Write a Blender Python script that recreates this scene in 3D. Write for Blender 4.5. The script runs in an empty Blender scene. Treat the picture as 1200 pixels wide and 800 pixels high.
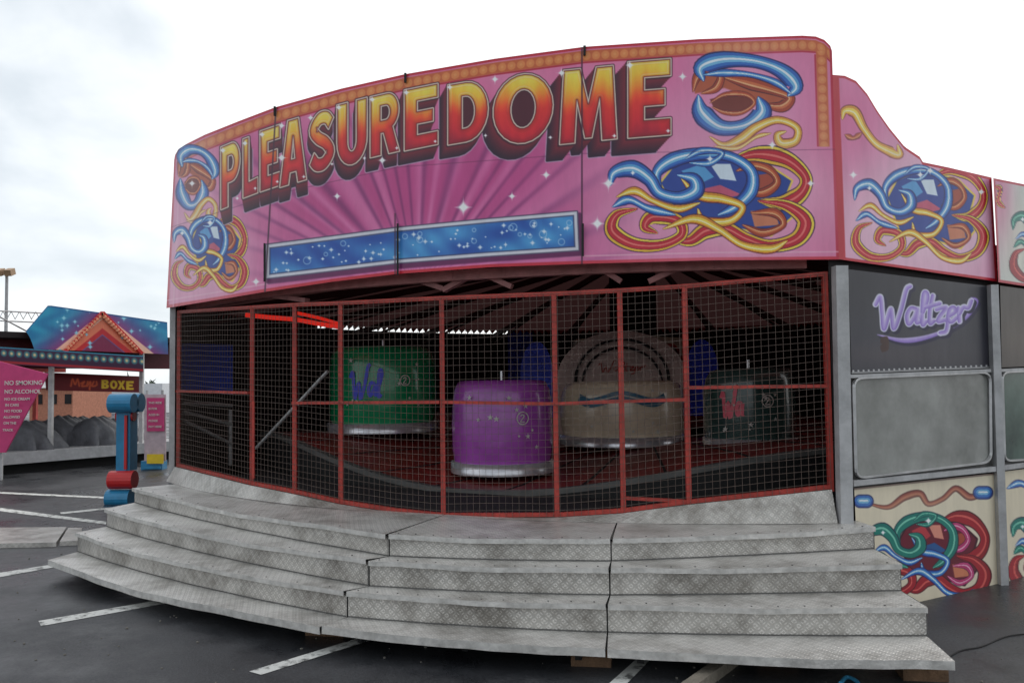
import bpy, math, random
import numpy as np
from mathutils import Vector
random.seed(4); rng=np.random.default_rng(4)
sc=bpy.context.scene
# ---------------------------------------------------------------- camera
F=970.0; H=2.15; PITCH=math.radians(2.65); ROLL=math.radians(0.7)
fw=np.array([0,math.cos(PITCH),math.sin(PITCH)])
r0=np.array([1.0,0,0]); u0=np.array([0,-math.sin(PITCH),math.cos(PITCH)])
rt=math.cos(ROLL)*r0-math.sin(ROLL)*u0
up=math.cos(ROLL)*u0+math.sin(ROLL)*r0
CAM=np.array([0,0,H])
cd=bpy.data.cameras.new("camera"); cam=bpy.data.objects.new("camera",cd); sc.collection.objects.link(cam)
from mathutils import Matrix
cam.matrix_world=Matrix(((rt[0],up[0],-fw[0],0),(rt[1],up[1],-fw[1],0),(rt[2],up[2],-fw[2],H),(0,0,0,1)))
cd.sensor_width=36; cd.lens=36*F/1200; cd.clip_end=2000; cd.clip_start=0.05
sc.camera=cam
sc.view_settings.view_transform='Standard'; sc.view_settings.look='None'; sc.view_settings.exposure=0
# survey helpers: turn measured sight lines into real positions on real surfaces
def ray(px,py):
    px=np.asarray(px,float)[...,None]; py=np.asarray(py,float)[...,None]
    return fw*F+rt*(px-600)+up*(400-py)
CX,CY,RR=2.6,16.2,8.8
def hit_cyl(px,py,off=0.0,R=RR):
    d=ray(px,py); r=R+off
    a=d[...,0]**2+d[...,1]**2; b=-2*(d[...,0]*CX+d[...,1]*CY); c=CX*CX+CY*CY-r*r
    disc=np.maximum(b*b-4*a*c,0); t=(-b-np.sqrt(disc))/(2*a)
    return CAM+d*t[...,None]
def hit_plane(A,B):
    A=np.array(A,float);B=np.array(B,float); t=B-A; n=np.array([t[1],-t[0]]); n/=np.linalg.norm(n)
    if np.dot(n,-A)<0: n=-n
    def f(px,py,off=0.0):
        d=ray(px,py); k=(np.dot(A,n)+off)/(d[...,0]*n[0]+d[...,1]*n[1])
        return CAM+d*k[...,None]
    return f
def hit_z(px,py,z=0.0):
    d=ray(px,py); return CAM+d*(((z-H)/d[...,2])[...,None])
def at_depth(px,py,dep):
    d=ray(px,py); return CAM+d*(dep/d[...,1])[...,None]
def ang(p): return math.atan2(p[0]-CX,-(p[1]-CY))
def cyl(phi,z,R): return (CX+R*math.sin(phi),CY-R*math.cos(phi),z)
# ---------------------------------------------------------------- materials
def lin(c):
    c=np.asarray(c,float)/255.0
    return np.where(c<=0.04045,c/12.92,((c+0.055)/1.055)**2.4)
def mat(name,rgb,rough=0.6,metal=0.0,var=0.25,scale=6,bump=0.0,bscale=40,dirt=None,srgb=True,coat=0.0):
    m=bpy.data.materials.new(name); m.use_nodes=True; nt=m.node_tree; b=nt.nodes["Principled BSDF"]
    c=lin(rgb) if srgb else np.array(rgb)
    tc=nt.nodes.new("ShaderNodeTexCoord")
    n=nt.nodes.new("ShaderNodeTexNoise"); n.inputs["Scale"].default_value=scale; n.inputs["Detail"].default_value=5; n.inputs["Roughness"].default_value=0.65
    nt.links.new(tc.outputs["Object"],n.inputs["Vector"])
    rp=nt.nodes.new("ShaderNodeValToRGB"); rp.color_ramp.elements[0].position=0.3; rp.color_ramp.elements[1].position=0.7
    d=c*(1-var) if dirt is None else lin(dirt)
    rp.color_ramp.elements[0].color=(*d,1); rp.color_ramp.elements[1].color=(*np.minimum(c*(1+var*0.4),1),1)
    nt.links.new(n.outputs["Fac"],rp.inputs["Fac"]); nt.links.new(rp.outputs["Color"],b.inputs["Base Color"])
    b.inputs["Roughness"].default_value=rough; b.inputs["Metallic"].default_value=metal
    if coat: b.inputs["Coat Weight"].default_value=coat
    if bump:
        n2=nt.nodes.new("ShaderNodeTexNoise"); n2.inputs["Scale"].default_value=bscale; n2.inputs["Detail"].default_value=4
        nt.links.new(tc.outputs["Object"],n2.inputs["Vector"])
        bp=nt.nodes.new("ShaderNodeBump"); bp.inputs["Strength"].default_value=bump; bp.inputs["Distance"].default_value=0.02
        nt.links.new(n2.outputs["Fac"],bp.inputs["Height"]); nt.links.new(bp.outputs["Normal"],b.inputs["Normal"])
    return m
def paint_mat(name,rough=0.32,grime=0.12):
    m=bpy.data.materials.new(name); m.use_nodes=True; nt=m.node_tree; b=nt.nodes["Principled BSDF"]
    a=nt.nodes.new("ShaderNodeAttribute"); a.attribute_name="Col"
    tc=nt.nodes.new("ShaderNodeTexCoord"); mp=nt.nodes.new("ShaderNodeMapping"); mp.inputs["Scale"].default_value=(3,3,0.7)
    n=nt.nodes.new("ShaderNodeTexNoise"); n.inputs["Scale"].default_value=2.5; n.inputs["Detail"].default_value=7; n.inputs["Roughness"].default_value=0.7
    nt.links.new(tc.outputs["Object"],mp.inputs["Vector"]); nt.links.new(mp.outputs["Vector"],n.inputs["Vector"])
    mr=nt.nodes.new("ShaderNodeMapRange"); mr.inputs["From Min"].default_value=0.3; mr.inputs["From Max"].default_value=0.62
    mr.inputs["To Min"].default_value=1-grime; mr.inputs["To Max"].default_value=1.0
    nt.links.new(n.outputs["Fac"],mr.inputs["Value"])
    vm=nt.nodes.new("ShaderNodeVectorMath"); vm.operation='SCALE'
    nt.links.new(a.outputs["Color"],vm.inputs[0]); nt.links.new(mr.outputs["Result"],vm.inputs["Scale"])
    nt.links.new(vm.outputs[0],b.inputs["Base Color"])
    mr2=nt.nodes.new("ShaderNodeMapRange"); mr2.inputs["To Min"].default_value=rough+0.18; mr2.inputs["To Max"].default_value=rough-0.05
    nt.links.new(n.outputs["Fac"],mr2.inputs["Value"]); nt.links.new(mr2.outputs["Result"],b.inputs["Roughness"])
    return m
def checker_mat(name,rgb,dark,metal=0.35,rough=.34):
    m=bpy.data.materials.new(name); m.use_nodes=True; nt=m.node_tree; b=nt.nodes["Principled BSDF"]
    uv=nt.nodes.new("ShaderNodeUVMap")
    tc=nt.nodes.new("ShaderNodeTexCoord")
    w=[]
    for s in (0.785,-0.785):
        mp=nt.nodes.new("ShaderNodeMapping"); mp.vector_type='TEXTURE'; mp.inputs["Rotation"].default_value=(0,0,s); mp.inputs["Scale"].default_value=(1/44,1/18,1)
        nt.links.new(uv.outputs["UV"],mp.inputs["Vector"])
        v=nt.nodes.new("ShaderNodeTexVoronoi"); v.inputs["Scale"].default_value=1.0; v.inputs["Randomness"].default_value=0.0
        nt.links.new(mp.outputs["Vector"],v.inputs["Vector"]); w.append(v)
    mn=nt.nodes.new("ShaderNodeMath"); mn.operation='MINIMUM'
    nt.links.new(w[0].outputs["Distance"],mn.inputs[0]); nt.links.new(w[1].outputs["Distance"],mn.inputs[1])
    mr=nt.nodes.new("ShaderNodeMapRange"); mr.inputs["From Min"].default_value=0.10; mr.inputs["From Max"].default_value=0.32; mr.inputs["To Min"].default_value=1; mr.inputs["To Max"].default_value=0
    nt.links.new(mn.outputs[0],mr.inputs["Value"])
    dn=nt.nodes.new("ShaderNodeTexNoise"); dn.inputs["Scale"].default_value=3.0; dn.inputs["Detail"].default_value=2; nt.links.new(tc.outputs["Object"],dn.inputs["Vector"])
    bp0=nt.nodes.new("ShaderNodeBump"); bp0.inputs["Strength"].default_value=0.6; bp0.inputs["Distance"].default_value=0.05; nt.links.new(dn.outputs["Fac"],bp0.inputs["Height"])
    bp=nt.nodes.new("ShaderNodeBump"); bp.inputs["Strength"].default_value=0.6; bp.inputs["Distance"].default_value=0.004; nt.links.new(bp0.outputs["Normal"],bp.inputs["Normal"])
    nt.links.new(mr.outputs["Result"],bp.inputs["Height"]); nt.links.new(bp.outputs["Normal"],b.inputs["Normal"])
    n=nt.nodes.new("ShaderNodeTexNoise"); n.inputs["Scale"].default_value=2.2; n.inputs["Detail"].default_value=9; n.inputs["Roughness"].default_value=0.72
    nt.links.new(tc.outputs["Object"],n.inputs["Vector"])
    rp=nt.nodes.new("ShaderNodeValToRGB"); e=rp.color_ramp.elements
    e[0].position=0.34; e[0].color=(*lin(dark),1); e[1].position=0.56; e[1].color=(*lin(rgb),1)
    nt.links.new(n.outputs["Fac"],rp.inputs["Fac"])
    mr3=nt.nodes.new("ShaderNodeMapRange"); mr3.inputs["To Min"].default_value=0.90; mr3.inputs["To Max"].default_value=1.22
    nt.links.new(mr.outputs["Result"],mr3.inputs["Value"])
    cmb=nt.nodes.new("ShaderNodeVectorMath"); cmb.operation='SCALE'
    nt.links.new(rp.outputs["Color"],cmb.inputs[0]); nt.links.new(mr3.outputs["Result"],cmb.inputs["Scale"])
    nt.links.new(cmb.outputs[0],b.inputs["Base Color"])
    b.inputs["Metallic"].default_value=metal; b.inputs["Roughness"].default_value=rough
    return m
M={}
M['alu']=mat("aluminium",(190,190,190),0.4,0.5,0.3,5)
M['steel_grey']=mat("painted_grey_steel",(178,178,179),0.5,0.1,0.3,5,0.1)
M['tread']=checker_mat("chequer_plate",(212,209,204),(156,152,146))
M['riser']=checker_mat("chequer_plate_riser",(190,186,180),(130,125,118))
M['redsteel']=mat("red_oxide_paint",(176,60,50),0.55,0,0.4,8,0.2)
M['roofbeam']=mat("dark_red_beams",(74,28,27),0.6,0,0.4,6)
M['pinkbeam']=mat("faded_pink_steel",(172,118,116),0.6,0,0.35,6,0.2)
M['wire']=mat("galvanised_wire",(106,90,82),0.5,0.2,0.3,8)
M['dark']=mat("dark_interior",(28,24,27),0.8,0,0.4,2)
M['platform']=mat("red_boards",(140,42,38),0.5,0,0.45,5,0.2)
M['black']=mat("black_rubber",(18,18,19),0.7,0,0.3,4)
M['dim']=mat("dull_grey_steel",(96,95,93),0.6,0.2,0.3,4)
M['wood']=mat("timber_block",(110,84,62),0.85,0,0.45,9,0.5)
M['white']=mat("white_panel",(215,212,205),0.5,0,0.15,4)
M['cream']=mat("cream_paint",(180,162,140),0.4,0,0.2,4)
M['chrome']=mat("chrome_skirt",(225,225,230),0.25,0.6,0.3,8)
M['blue']=mat("blue_panel",(30,60,215),0.5,0,0.35,2)
M['bluetrim']=mat("blue_gloss",(40,130,175),0.35,0,0.25,4)
M['redgloss']=mat("red_gloss",(200,35,38),0.35,0,0.2,4)
M['tarp']=mat("grey_tarpaulin",(90,92,97),0.65,0,0.4,4,0.8,9)
M['yellow']=mat("yellow_paint",(235,200,40),0.5,0,0.15,4)
M['pinksign']=mat("pink_sign",(205,60,120),0.5,0,0.15,4)
M['seat']=mat("red_vinyl",(95,20,26),0.4,0,0.3,6)
M['redlit']=mat("red_glow_trim",(190,20,16),0.4,0,0.2,4)
_b=M['redlit'].node_tree.nodes["Principled BSDF"]; _b.inputs["Emission Color"].default_value=(1,.03,.015,1); _b.inputs["Emission Strength"].default_value=.45  # weak red emission so the roof trim shows
def canvas_mat():
    m=bpy.data.materials.new("roof_canvas"); m.use_nodes=True; nt=m.node_tree; b=nt.nodes["Principled BSDF"]; o=nt.nodes["Material Output"]
    b.inputs["Base Color"].default_value=(.04,.022,.022,1); b.inputs["Roughness"].default_value=.85
    n=nt.nodes.new("ShaderNodeTexNoise"); n.inputs["Scale"].default_value=1.5; n.inputs["Detail"].default_value=4
    rp=nt.nodes.new("ShaderNodeValToRGB"); rp.color_ramp.elements[0].color=(.022,.010,.010,1); rp.color_ramp.elements[1].color=(.045,.018,.017,1)
    nt.links.new(n.outputs["Fac"],rp.inputs["Fac"])
    t=nt.nodes.new("ShaderNodeBsdfTranslucent"); nt.links.new(rp.outputs["Color"],t.inputs["Color"])
    mx=nt.nodes.new("ShaderNodeMixShader"); mx.inputs[0].default_value=.45
    nt.links.new(b.outputs[0],mx.inputs[1]); nt.links.new(t.outputs[0],mx.inputs[2]); nt.links.new(mx.outputs[0],o.inputs["Surface"]); return m
M['roof']=canvas_mat()
PAINT=paint_mat("airbrushed_panel")
# ---------------------------------------------------------------- mesh builder
class MB:
    def __init__(s): s.v=[];s.f=[];s.uv=[]
    def quad(s,a,b,c,d,uv=None):
        i=len(s.v); s.v+=[tuple(a),tuple(b),tuple(c),tuple(d)]; s.f.append((i,i+1,i+2,i+3))
        s.uv+= list(uv) if uv else [(0,0)]*4
    def poly(s,pts):
        i=len(s.v); s.v+=[tuple(p) for p in pts]; s.f.append(tuple(range(i,i+len(pts)))); s.uv+=[(p[0],p[1]) for p in pts]
    def box8(s,p):
        for q in ((0,1,2,3),(7,6,5,4),(0,4,5,1),(1,5,6,2),(2,6,7,3),(3,7,4,0)):
            s.quad(*[p[k] for k in q],uv=[(p[k][0]+p[k][1]*0.3,p[k][1]+p[k][2]) for k in q])
    def box(s,c,size,rz=0.0):
        x,y,z=[k/2 for k in size]; cs,sn=math.cos(rz),math.sin(rz); P=[]
        for dz in (-z,z):
            for dx,dy in ((-x,-y),(-x,y),(x,y),(x,-y)):
                P.append((c[0]+dx*cs-dy*sn,c[1]+dx*sn+dy*cs,c[2]+dz))
        s.box8(P)
    def beam(s,a,b,w,h=None):
        h=h or w; a=Vector(a);b=Vector(b); d=(b-a)
        if d.length<1e-6: return
        d.normalize(); ref=Vector((0,0,1)) if abs(d.z)<0.95 else Vector((0,1,0))
        x=d.cross(ref).normalized()*w/2; y=x.cross(d).normalized()*h/2
        P=[a-x-y,a-x+y,a+x+y,a+x-y,b-x-y,b-x+y,b+x+y,b+x-y]
        s.box8([tuple(p) for p in P])
    def path(s,pts,w,h=None):
        for a,b in zip(pts[:-1],pts[1:]): s.beam(a,b,w,h)
    def tube(s,a,b,r,n=10,r2=None):
        r2=r if r2 is None else r2
        a=Vector(a);b=Vector(b);d=(b-a).normalized(); ref=Vector((0,0,1)) if abs(d.z)<0.95 else Vector((0,1,0))
        x=d.cross(ref).normalized(); y=x.cross(d)
        A=[a+(x*math.cos(t)+y*math.sin(t))*r for t in [2*math.pi*i/n for i in range(n)]]
        B=[b+(x*math.cos(t)+y*math.sin(t))*r2 for t in [2*math.pi*i/n for i in range(n)]]
        for i in range(n): s.quad(A[i],A[(i+1)%n],B[(i+1)%n],B[i])
        s.poly(A[::-1]); s.poly(B)
    def tubepath(s,pts,r,n=8):
        for a,b in zip(pts[:-1],pts[1:]): s.tube(a,b,r,n)
    def revolve(s,prof,c,n=40,a0=0,a1=2*math.pi,hf=None):
        for i in range(n):
            t0=a0+(a1-a0)*i/n; t1=a0+(a1-a0)*(i+1)/n
            for (r_a,z_a),(r_b,z_b) in zip(prof[:-1],prof[1:]):
                g=lambda r,z,t:(c[0]+r*math.sin(t),c[1]-r*math.cos(t),c[2]+(z if hf is None else hf(z,t)))
                s.quad(g(r_a,z_a,t0),g(r_a,z_a,t1),g(r_b,z_b,t1),g(r_b,z_b,t0))
    def obj(s,name,m,parent=None,smooth=False,merge=False):
        me=bpy.data.meshes.new(name); me.from_pydata(s.v,[],s.f)
        uvl=me.uv_layers.new(name="UVMap")
        arr=np.array([s.uv[i] for f in s.f for i in f],float).ravel()
        uvl.data.foreach_set("uv",arr)
        me.materials.append(m); o=bpy.data.objects.new(name,me); sc.collection.objects.link(o)
        if merge:
            import bmesh
            bm=bmesh.new(); bm.from_mesh(me); bmesh.ops.remove_doubles(bm,verts=bm.verts,dist=1e-4); bm.to_mesh(me); bm.free()
        if smooth: me.polygons.foreach_set("use_smooth",[True]*len(me.polygons))
        if parent: o.parent=parent
        return o
def empty(name,loc=(0,0,0)):
    o=bpy.data.objects.new(name,None); sc.collection.objects.link(o); o.empty_display_size=0.3; return o
# ---------------------------------------------------------------- painting on dense panels
def interp(pts):
    xs=np.array([p[0] for p in pts],float); ys=np.array([p[1] for p in pts],float)
    return lambda x: np.interp(x,xs,ys)
class Canvas:
    def __init__(s,nx,ny,left,right,top,bot):
        u=np.linspace(0,1,nx+1)[None,:]; v=np.linspace(0,1,ny+1)[:,None]
        l=left[0]+(left[1]-left[0])*v; r=right[0]+(right[1]-right[0])*v
        s.X=l+(r-l)*u; t=top(s.X); b=bot(s.X); s.Y=t+(b-t)*v
        s.V=v+0*u; s.U=u+0*v; s.T=t; s.B=b; s.nx,s.ny=nx,ny
        s.C=np.zeros(s.X.shape+(3,))
    def fill(s,c): s.C[:]=c
    def mix(s,m,c,idx=None):
        c=np.asarray(c,float)
        if idx is None: s.C=s.C*(1-m[...,None])+c*m[...,None]
        else: s.C[idx]=s.C[idx]*(1-m[...,None])+c*m[...,None]
    def sub(s,x0,x1,y0,y1): return np.where((s.X>=x0)&(s.X<=x1)&(s.Y>=y0)&(s.Y<=y1))
def aa(d,w=1.0): return np.clip(0.5-d/w,0,1)
def polysdf(X,Y,loops):
    D=np.full(X.shape,1e9); ins=np.zeros(X.shape,bool)
    for L in loops:
        n=len(L)
        for i in range(n):
            ax,ay=L[i]; bx,by=L[(i+1)%n]; dx,dy=bx-ax,by-ay; q=dx*dx+dy*dy
            if q<1e-9: continue
            t=np.clip(((X-ax)*dx+(Y-ay)*dy)/q,0,1)
            D=np.minimum(D,(X-ax-t*dx)**2+(Y-ay-t*dy)**2)
            if ay!=by:
                c=((ay>Y)!=(by>Y))&(X<(bx-ax)*(Y-ay)/(by-ay)+ax); ins^=c
    D=np.sqrt(D); return np.where(ins,-D,D)
def catmull(P,n=7):
    P=[np.array(p,float) for p in P]; Q=[2*P[0]-P[1]]+P+[2*P[-1]-P[-2]]; out=[]
    for i in range(1,len(Q)-2):
        for k in range(n):
            t=k/n; a,b,c,d=Q[i-1],Q[i],Q[i+1],Q[i+2]
            out.append(0.5*((2*b)+(-a+c)*t+(2*a-5*b+4*c-d)*t*t+(-a+3*b-3*c+d)*t**3))
    out.append(P[-1]); return out
def bands(L):
    out=[]
    for i,(a,b,c) in enumerate(L): out+= [(a+.02,c),(b-.02,c)]
    return out
NV=(22,30,92)
BLUE=bands([(-1,-.84,NV),(-.84,-.5,(46,104,190)),(-.5,-.22,(96,170,222)),(-.22,.02,(238,247,252)),(.02,.3,(120,190,230)),(.3,.64,(48,112,198)),(.64,.84,(30,66,156)),(.84,1,NV)])
RED=bands([(-1,-.88,(50,20,70)),(-.88,-.62,(248,216,78)),(-.62,-.5,(120,20,40)),(-.5,-.1,(200,30,52)),(-.1,.12,(238,120,112)),(.12,.5,(204,34,54)),(.5,.6,(120,20,40)),(.6,.88,(240,190,60)),(.88,1,(50,20,70))])
YEL=bands([(-1,-.82,(110,40,30)),(-.82,-.4,(226,150,44)),(-.4,.0,(250,222,86)),(.0,.25,(255,248,190)),(.25,.6,(246,200,56)),(.6,.84,(214,120,34)),(.84,1,(96,30,30))])
ORG=bands([(-1,-.84,(80,24,30)),(-.84,-.3,(176,66,40)),(-.3,.1,(214,112,66)),(.1,.35,(242,180,126)),(.35,.84,(160,60,40)),(.84,1,(70,20,30))])
GRN=bands([(-1,-.84,(12,40,60)),(-.84,-.3,(24,122,112)),(-.3,.0,(130,210,184)),(.0,.84,(26,130,116)),(.84,1,(12,40,60))])
PNK=bands([(-1,-.84,(60,10,50)),(-.84,-.2,(200,64,124)),(-.2,.1,(246,180,208)),(.1,.84,(190,50,110)),(.84,1,(60,10,50))])
DRD=bands([(-1,-.84,(60,8,20)),(-.84,-.3,(150,26,40)),(-.3,.0,(222,96,90)),(.0,.84,(168,28,44)),(.84,1,(60,8,20))])
def ribbon(cv,P,w,pal,taper=True,n=7):
    C=catmull(P,n); A=np.array(C); x0,y0=A.min(0)-w-2; x1,y1=A.max(0)+w+2
    idx=cv.sub(x0,x1,y0,y1)
    if len(idx[0])==0: return
    X=cv.X[idx];Y=cv.Y[idx]; best=np.full(X.shape,1e9); sg=np.zeros(X.shape); S=np.zeros(X.shape)
    m=len(C)-1
    for i in range(m):
        ax,ay=C[i]; bx,by=C[i+1]; dx,dy=bx-ax,by-ay; q=dx*dx+dy*dy+1e-9
        t=np.clip(((X-ax)*dx+(Y-ay)*dy)/q,0,1); d=(X-ax-t*dx)**2+(Y-ay-t*dy)**2
        k=d<best; best=np.where(k,d,best); cr=dx*(Y-ay)-dy*(X-ax); sg=np.where(k,np.sign(cr),sg); S=np.where(k,(i+t)/m,S)
    best=np.sqrt(best)
    ww=w*(np.clip(np.minimum(S,1-S)*4,0,1)**0.7*0.85+0.12)*(.82+.18*np.sin(S*9.0)) if taper else w+0*S
    t=sg*best/ww; cols=np.stack([np.interp(t,[p[0] for p in pal],[p[1][k] for p in pal]) for k in range(3)],-1)
    mm=aa(best-ww,1.2)
    cv.C[idx]=cv.C[idx]*(1-mm[...,None])+cols*mm[...,None]
def glow(cv,cx,cy,rx,ry,c,s=0.8,p=1.0):
    g=np.exp(-(((cv.X-cx)/rx)**2+((cv.Y-cy)/ry)**2)*p)*s; cv.mix(g,c)
def star(cv,x,y,r,c=(255,255,255),s=1.0):
    idx=cv.sub(x-r,x+r,y-r,y+r); 
    if len(idx[0])==0:return
    dx=np.abs(cv.X[idx]-x)/r; dy=np.abs(cv.Y[idx]-y)/r
    m=np.clip(1.0-(np.sqrt(dx)+np.sqrt(dy)),0,1)*2.2+np.exp(-(dx**2+dy**2)*14)*0.7
    cv.mix(np.clip(m*s,0,1),c,idx)
def polyfill(cv,loops,c,w=1.0,grow=0.0,alpha=1.0):
    A=np.array([p for L in loops for p in L]); g=grow+3
    idx=cv.sub(A[:,0].min()-g,A[:,0].max()+g,A[:,1].min()-g,A[:,1].max()+g)
    if len(idx[0])==0:return
    d=polysdf(cv.X[idx],cv.Y[idx],loops)-grow
    cv.mix(aa(d,w)*alpha,c,idx)
def knot(cv,x0,y0,x1,y1,k=1.0,alt=0):
    W=x1-x0;Hh=y1-y0; f=lambda L:[(x0+a*W,y0+b*Hh) for a,b in L]
    s=min(W/237,Hh/118)*k*1.28 if W/Hh>1.2 else Hh/118*.9*k
    glow(cv,(x0+x1)/2,(y0+y1)/2,W*0.6,Hh*0.66,(243,205,222) if alt==0 else (236,224,200),0.75)
    A,B,C_,D=(BLUE,RED,YEL,ORG) if alt==0 else (GRN,DRD,BLUE,PNK)
    core=[f([(.26,.32),(.33,.14),(.45,.07),(.6,.06),(.78,.14),(.9,.3),(.86,.5),(.9,.66),(.8,.84),(.62,.76),(.5,.72),(.36,.7)])]
    polyfill(cv,core,(250,214,90) if alt==0 else (60,10,30),1.2,2.2); polyfill(cv,core,(40,70,156) if alt==0 else (110,20,44),1.2)
    polyfill(cv,[f([(.36,.2),(.46,.13),(.52,.26),(.42,.36)])],(90,164,220) if alt==0 else (190,60,70))
    polyfill(cv,[f([(.5,.13),(.6,.13),(.63,.3),(.55,.28)])],(222,236,248) if alt==0 else (230,150,130))
    polyfill(cv,[f([(.42,.4),(.55,.34),(.66,.44),(.5,.5)])],(206,90,120) if alt==0 else (40,90,150))
    polyfill(cv,[f([(.68,.26),(.8,.22),(.84,.34),(.74,.42)])],(176,76,56),1.2); polyfill(cv,[f([(.7,.6),(.82,.6),(.84,.74),(.72,.76)])],(214,130,96),1.2)
    ribbon(cv,f([(.63,.2),(.72,.14),(.8,.2),(.83,.32),(.76,.42),(.66,.40)]),5.5*s,D)
    ribbon(cv,f([(.60,.09),(.74,.03),(.88,.09),(.97,.26),(.95,.42),(.86,.52),(.74,.5)]),10*s,B)
    ribbon(cv,f([(.74,.5),(.88,.55),(.97,.70),(.93,.88),(.80,.95),(.68,.88),(.58,.78),(.48,.80),(.40,.90),(.3,.88)]),9.5*s,B)
    ribbon(cv,f([(.70,.62),(.82,.62),(.86,.74),(.76,.82),(.66,.74)]),5*s,D)
    ribbon(cv,f([(.26,.4),(.24,.22),(.32,.09),(.46,.03),(.6,.06),(.70,.2),(.70,.4),(.62,.56),(.54,.64)]),8*s,A)
    ribbon(cv,f([(.36,.28),(.44,.44),(.56,.48),(.66,.56),(.60,.70),(.47,.70),(.44,.58)]),5.5*s,C_)
    ribbon(cv,f([(.01,.34),(.03,.22),(.12,.18),(.2,.28),(.25,.42),(.35,.47),(.43,.40),(.42,.28),(.34,.24)]),9*s,A)
    ribbon(cv,f([(.04,.46),(.13,.40),(.22,.5),(.34,.58),(.45,.52)]),4.6*s,C_)
    ribbon(cv,f([(.14,.58),(.04,.64),(.02,.80),(.12,.93),(.26,.94),(.36,.84),(.34,.70),(.22,.66),(.18,.76),(.24,.82)]),8.5*s,B)
    ribbon(cv,f([(.27,.78),(.42,.68),(.54,.78),(.66,.94),(.80,.98),(.88,.9)]),5.5*s,C_)
    ribbon(cv,f([(.02,.56),(.10,.49),(.2,.58),(.33,.64)]),5*s,A)
    ribbon(cv,f([(.38,.08),(.46,.0),(.56,.02),(.50,.12),(.4,.12)]),4*s,A)
    star(cv,x0+.5*W,y0+.08*Hh,8); star(cv,x0+.12*W,y0+.22*Hh,6)
def arc(cx,cy,rx,ry,a0,a1,n=12):
    return [(cx+rx*math.cos(math.radians(a0+(a1-a0)*i/n)),cy+ry*math.sin(math.radians(a0+(a1-a0)*i/n))) for i in range(n+1)]
def strokepoly(P,hw,asp=1.0):
    C=catmull(P,6); L=[];R_=[]
    for i,p in enumerate(C):
        q=C[min(i+1,len(C)-1)]-C[max(i-1,0)]; q=q/(np.linalg.norm(q)+1e-9)
        L.append((p[0]-q[1]*hw*1.25,p[1]+q[0]*hw*0.85)); R_.append((p[0]+q[1]*hw*1.25,p[1]-q[0]*hw*0.85))
    return L+R_[::-1]
GL={'P':[[(0,0)]+arc(.58,.31,.42,.31,-90,90)+[(.36,.62),(.36,1),(0,1)],[(.36,.19)]+arc(.53,.31,.14,.12,-90,90)+[(.36,.43)]],
'L':[[(0,0),(.38,0),(.38,.76),(1,.74),(1,1),(0,1)]],
'E':[[(0,0),(1,0),(1,.22),(.38,.22),(.38,.39),(.86,.39),(.86,.60),(.38,.60),(.38,.78),(1,.78),(1,1),(0,1)]],
'A':[[(.3,0),(.7,0),(1,1),(.68,1),(.62,.82),(.38,.82),(.32,1),(0,1)],[(.5,.26),(.575,.62),(.425,.62)]],
'S':[strokepoly([(.86,.24),(.68,.12),(.4,.12),(.18,.28),(.36,.43),(.66,.55),(.83,.72),(.6,.88),(.32,.88),(.12,.76)],.13)],
'U':[[(0,0),(.35,0),(.35,.62)]+arc(.5,.62,.15,.17,180,0)+[(.65,0),(1,0),(1,.6)]+arc(.5,.6,.5,.4,0,180)],
'R':[[(0,0)]+arc(.58,.3,.4,.3,-90,62)+[(1,1),(.64,1),(.45,.64),(.36,.64),(.36,1),(0,1)],[(.36,.19)]+arc(.53,.31,.14,.12,-90,90)+[(.36,.43)]],
'D':[[(0,0)]+arc(.45,.5,.55,.5,-90,90)+[(0,1)],[(.35,.23)]+arc(.44,.5,.23,.27,-90,90)+[(.35,.77)]],
'O':[arc(.5,.5,.5,.5,0,345,24),arc(.5,.5,.21,.28,0,345,20)],
'M':[[(0,1),(.07,0),(.36,0),(.5,.48),(.64,0),(.93,0),(1,1),(.74,1),(.70,.42),(.56,.95),(.44,.95),(.30,.42),(.26,1)]]}
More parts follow.
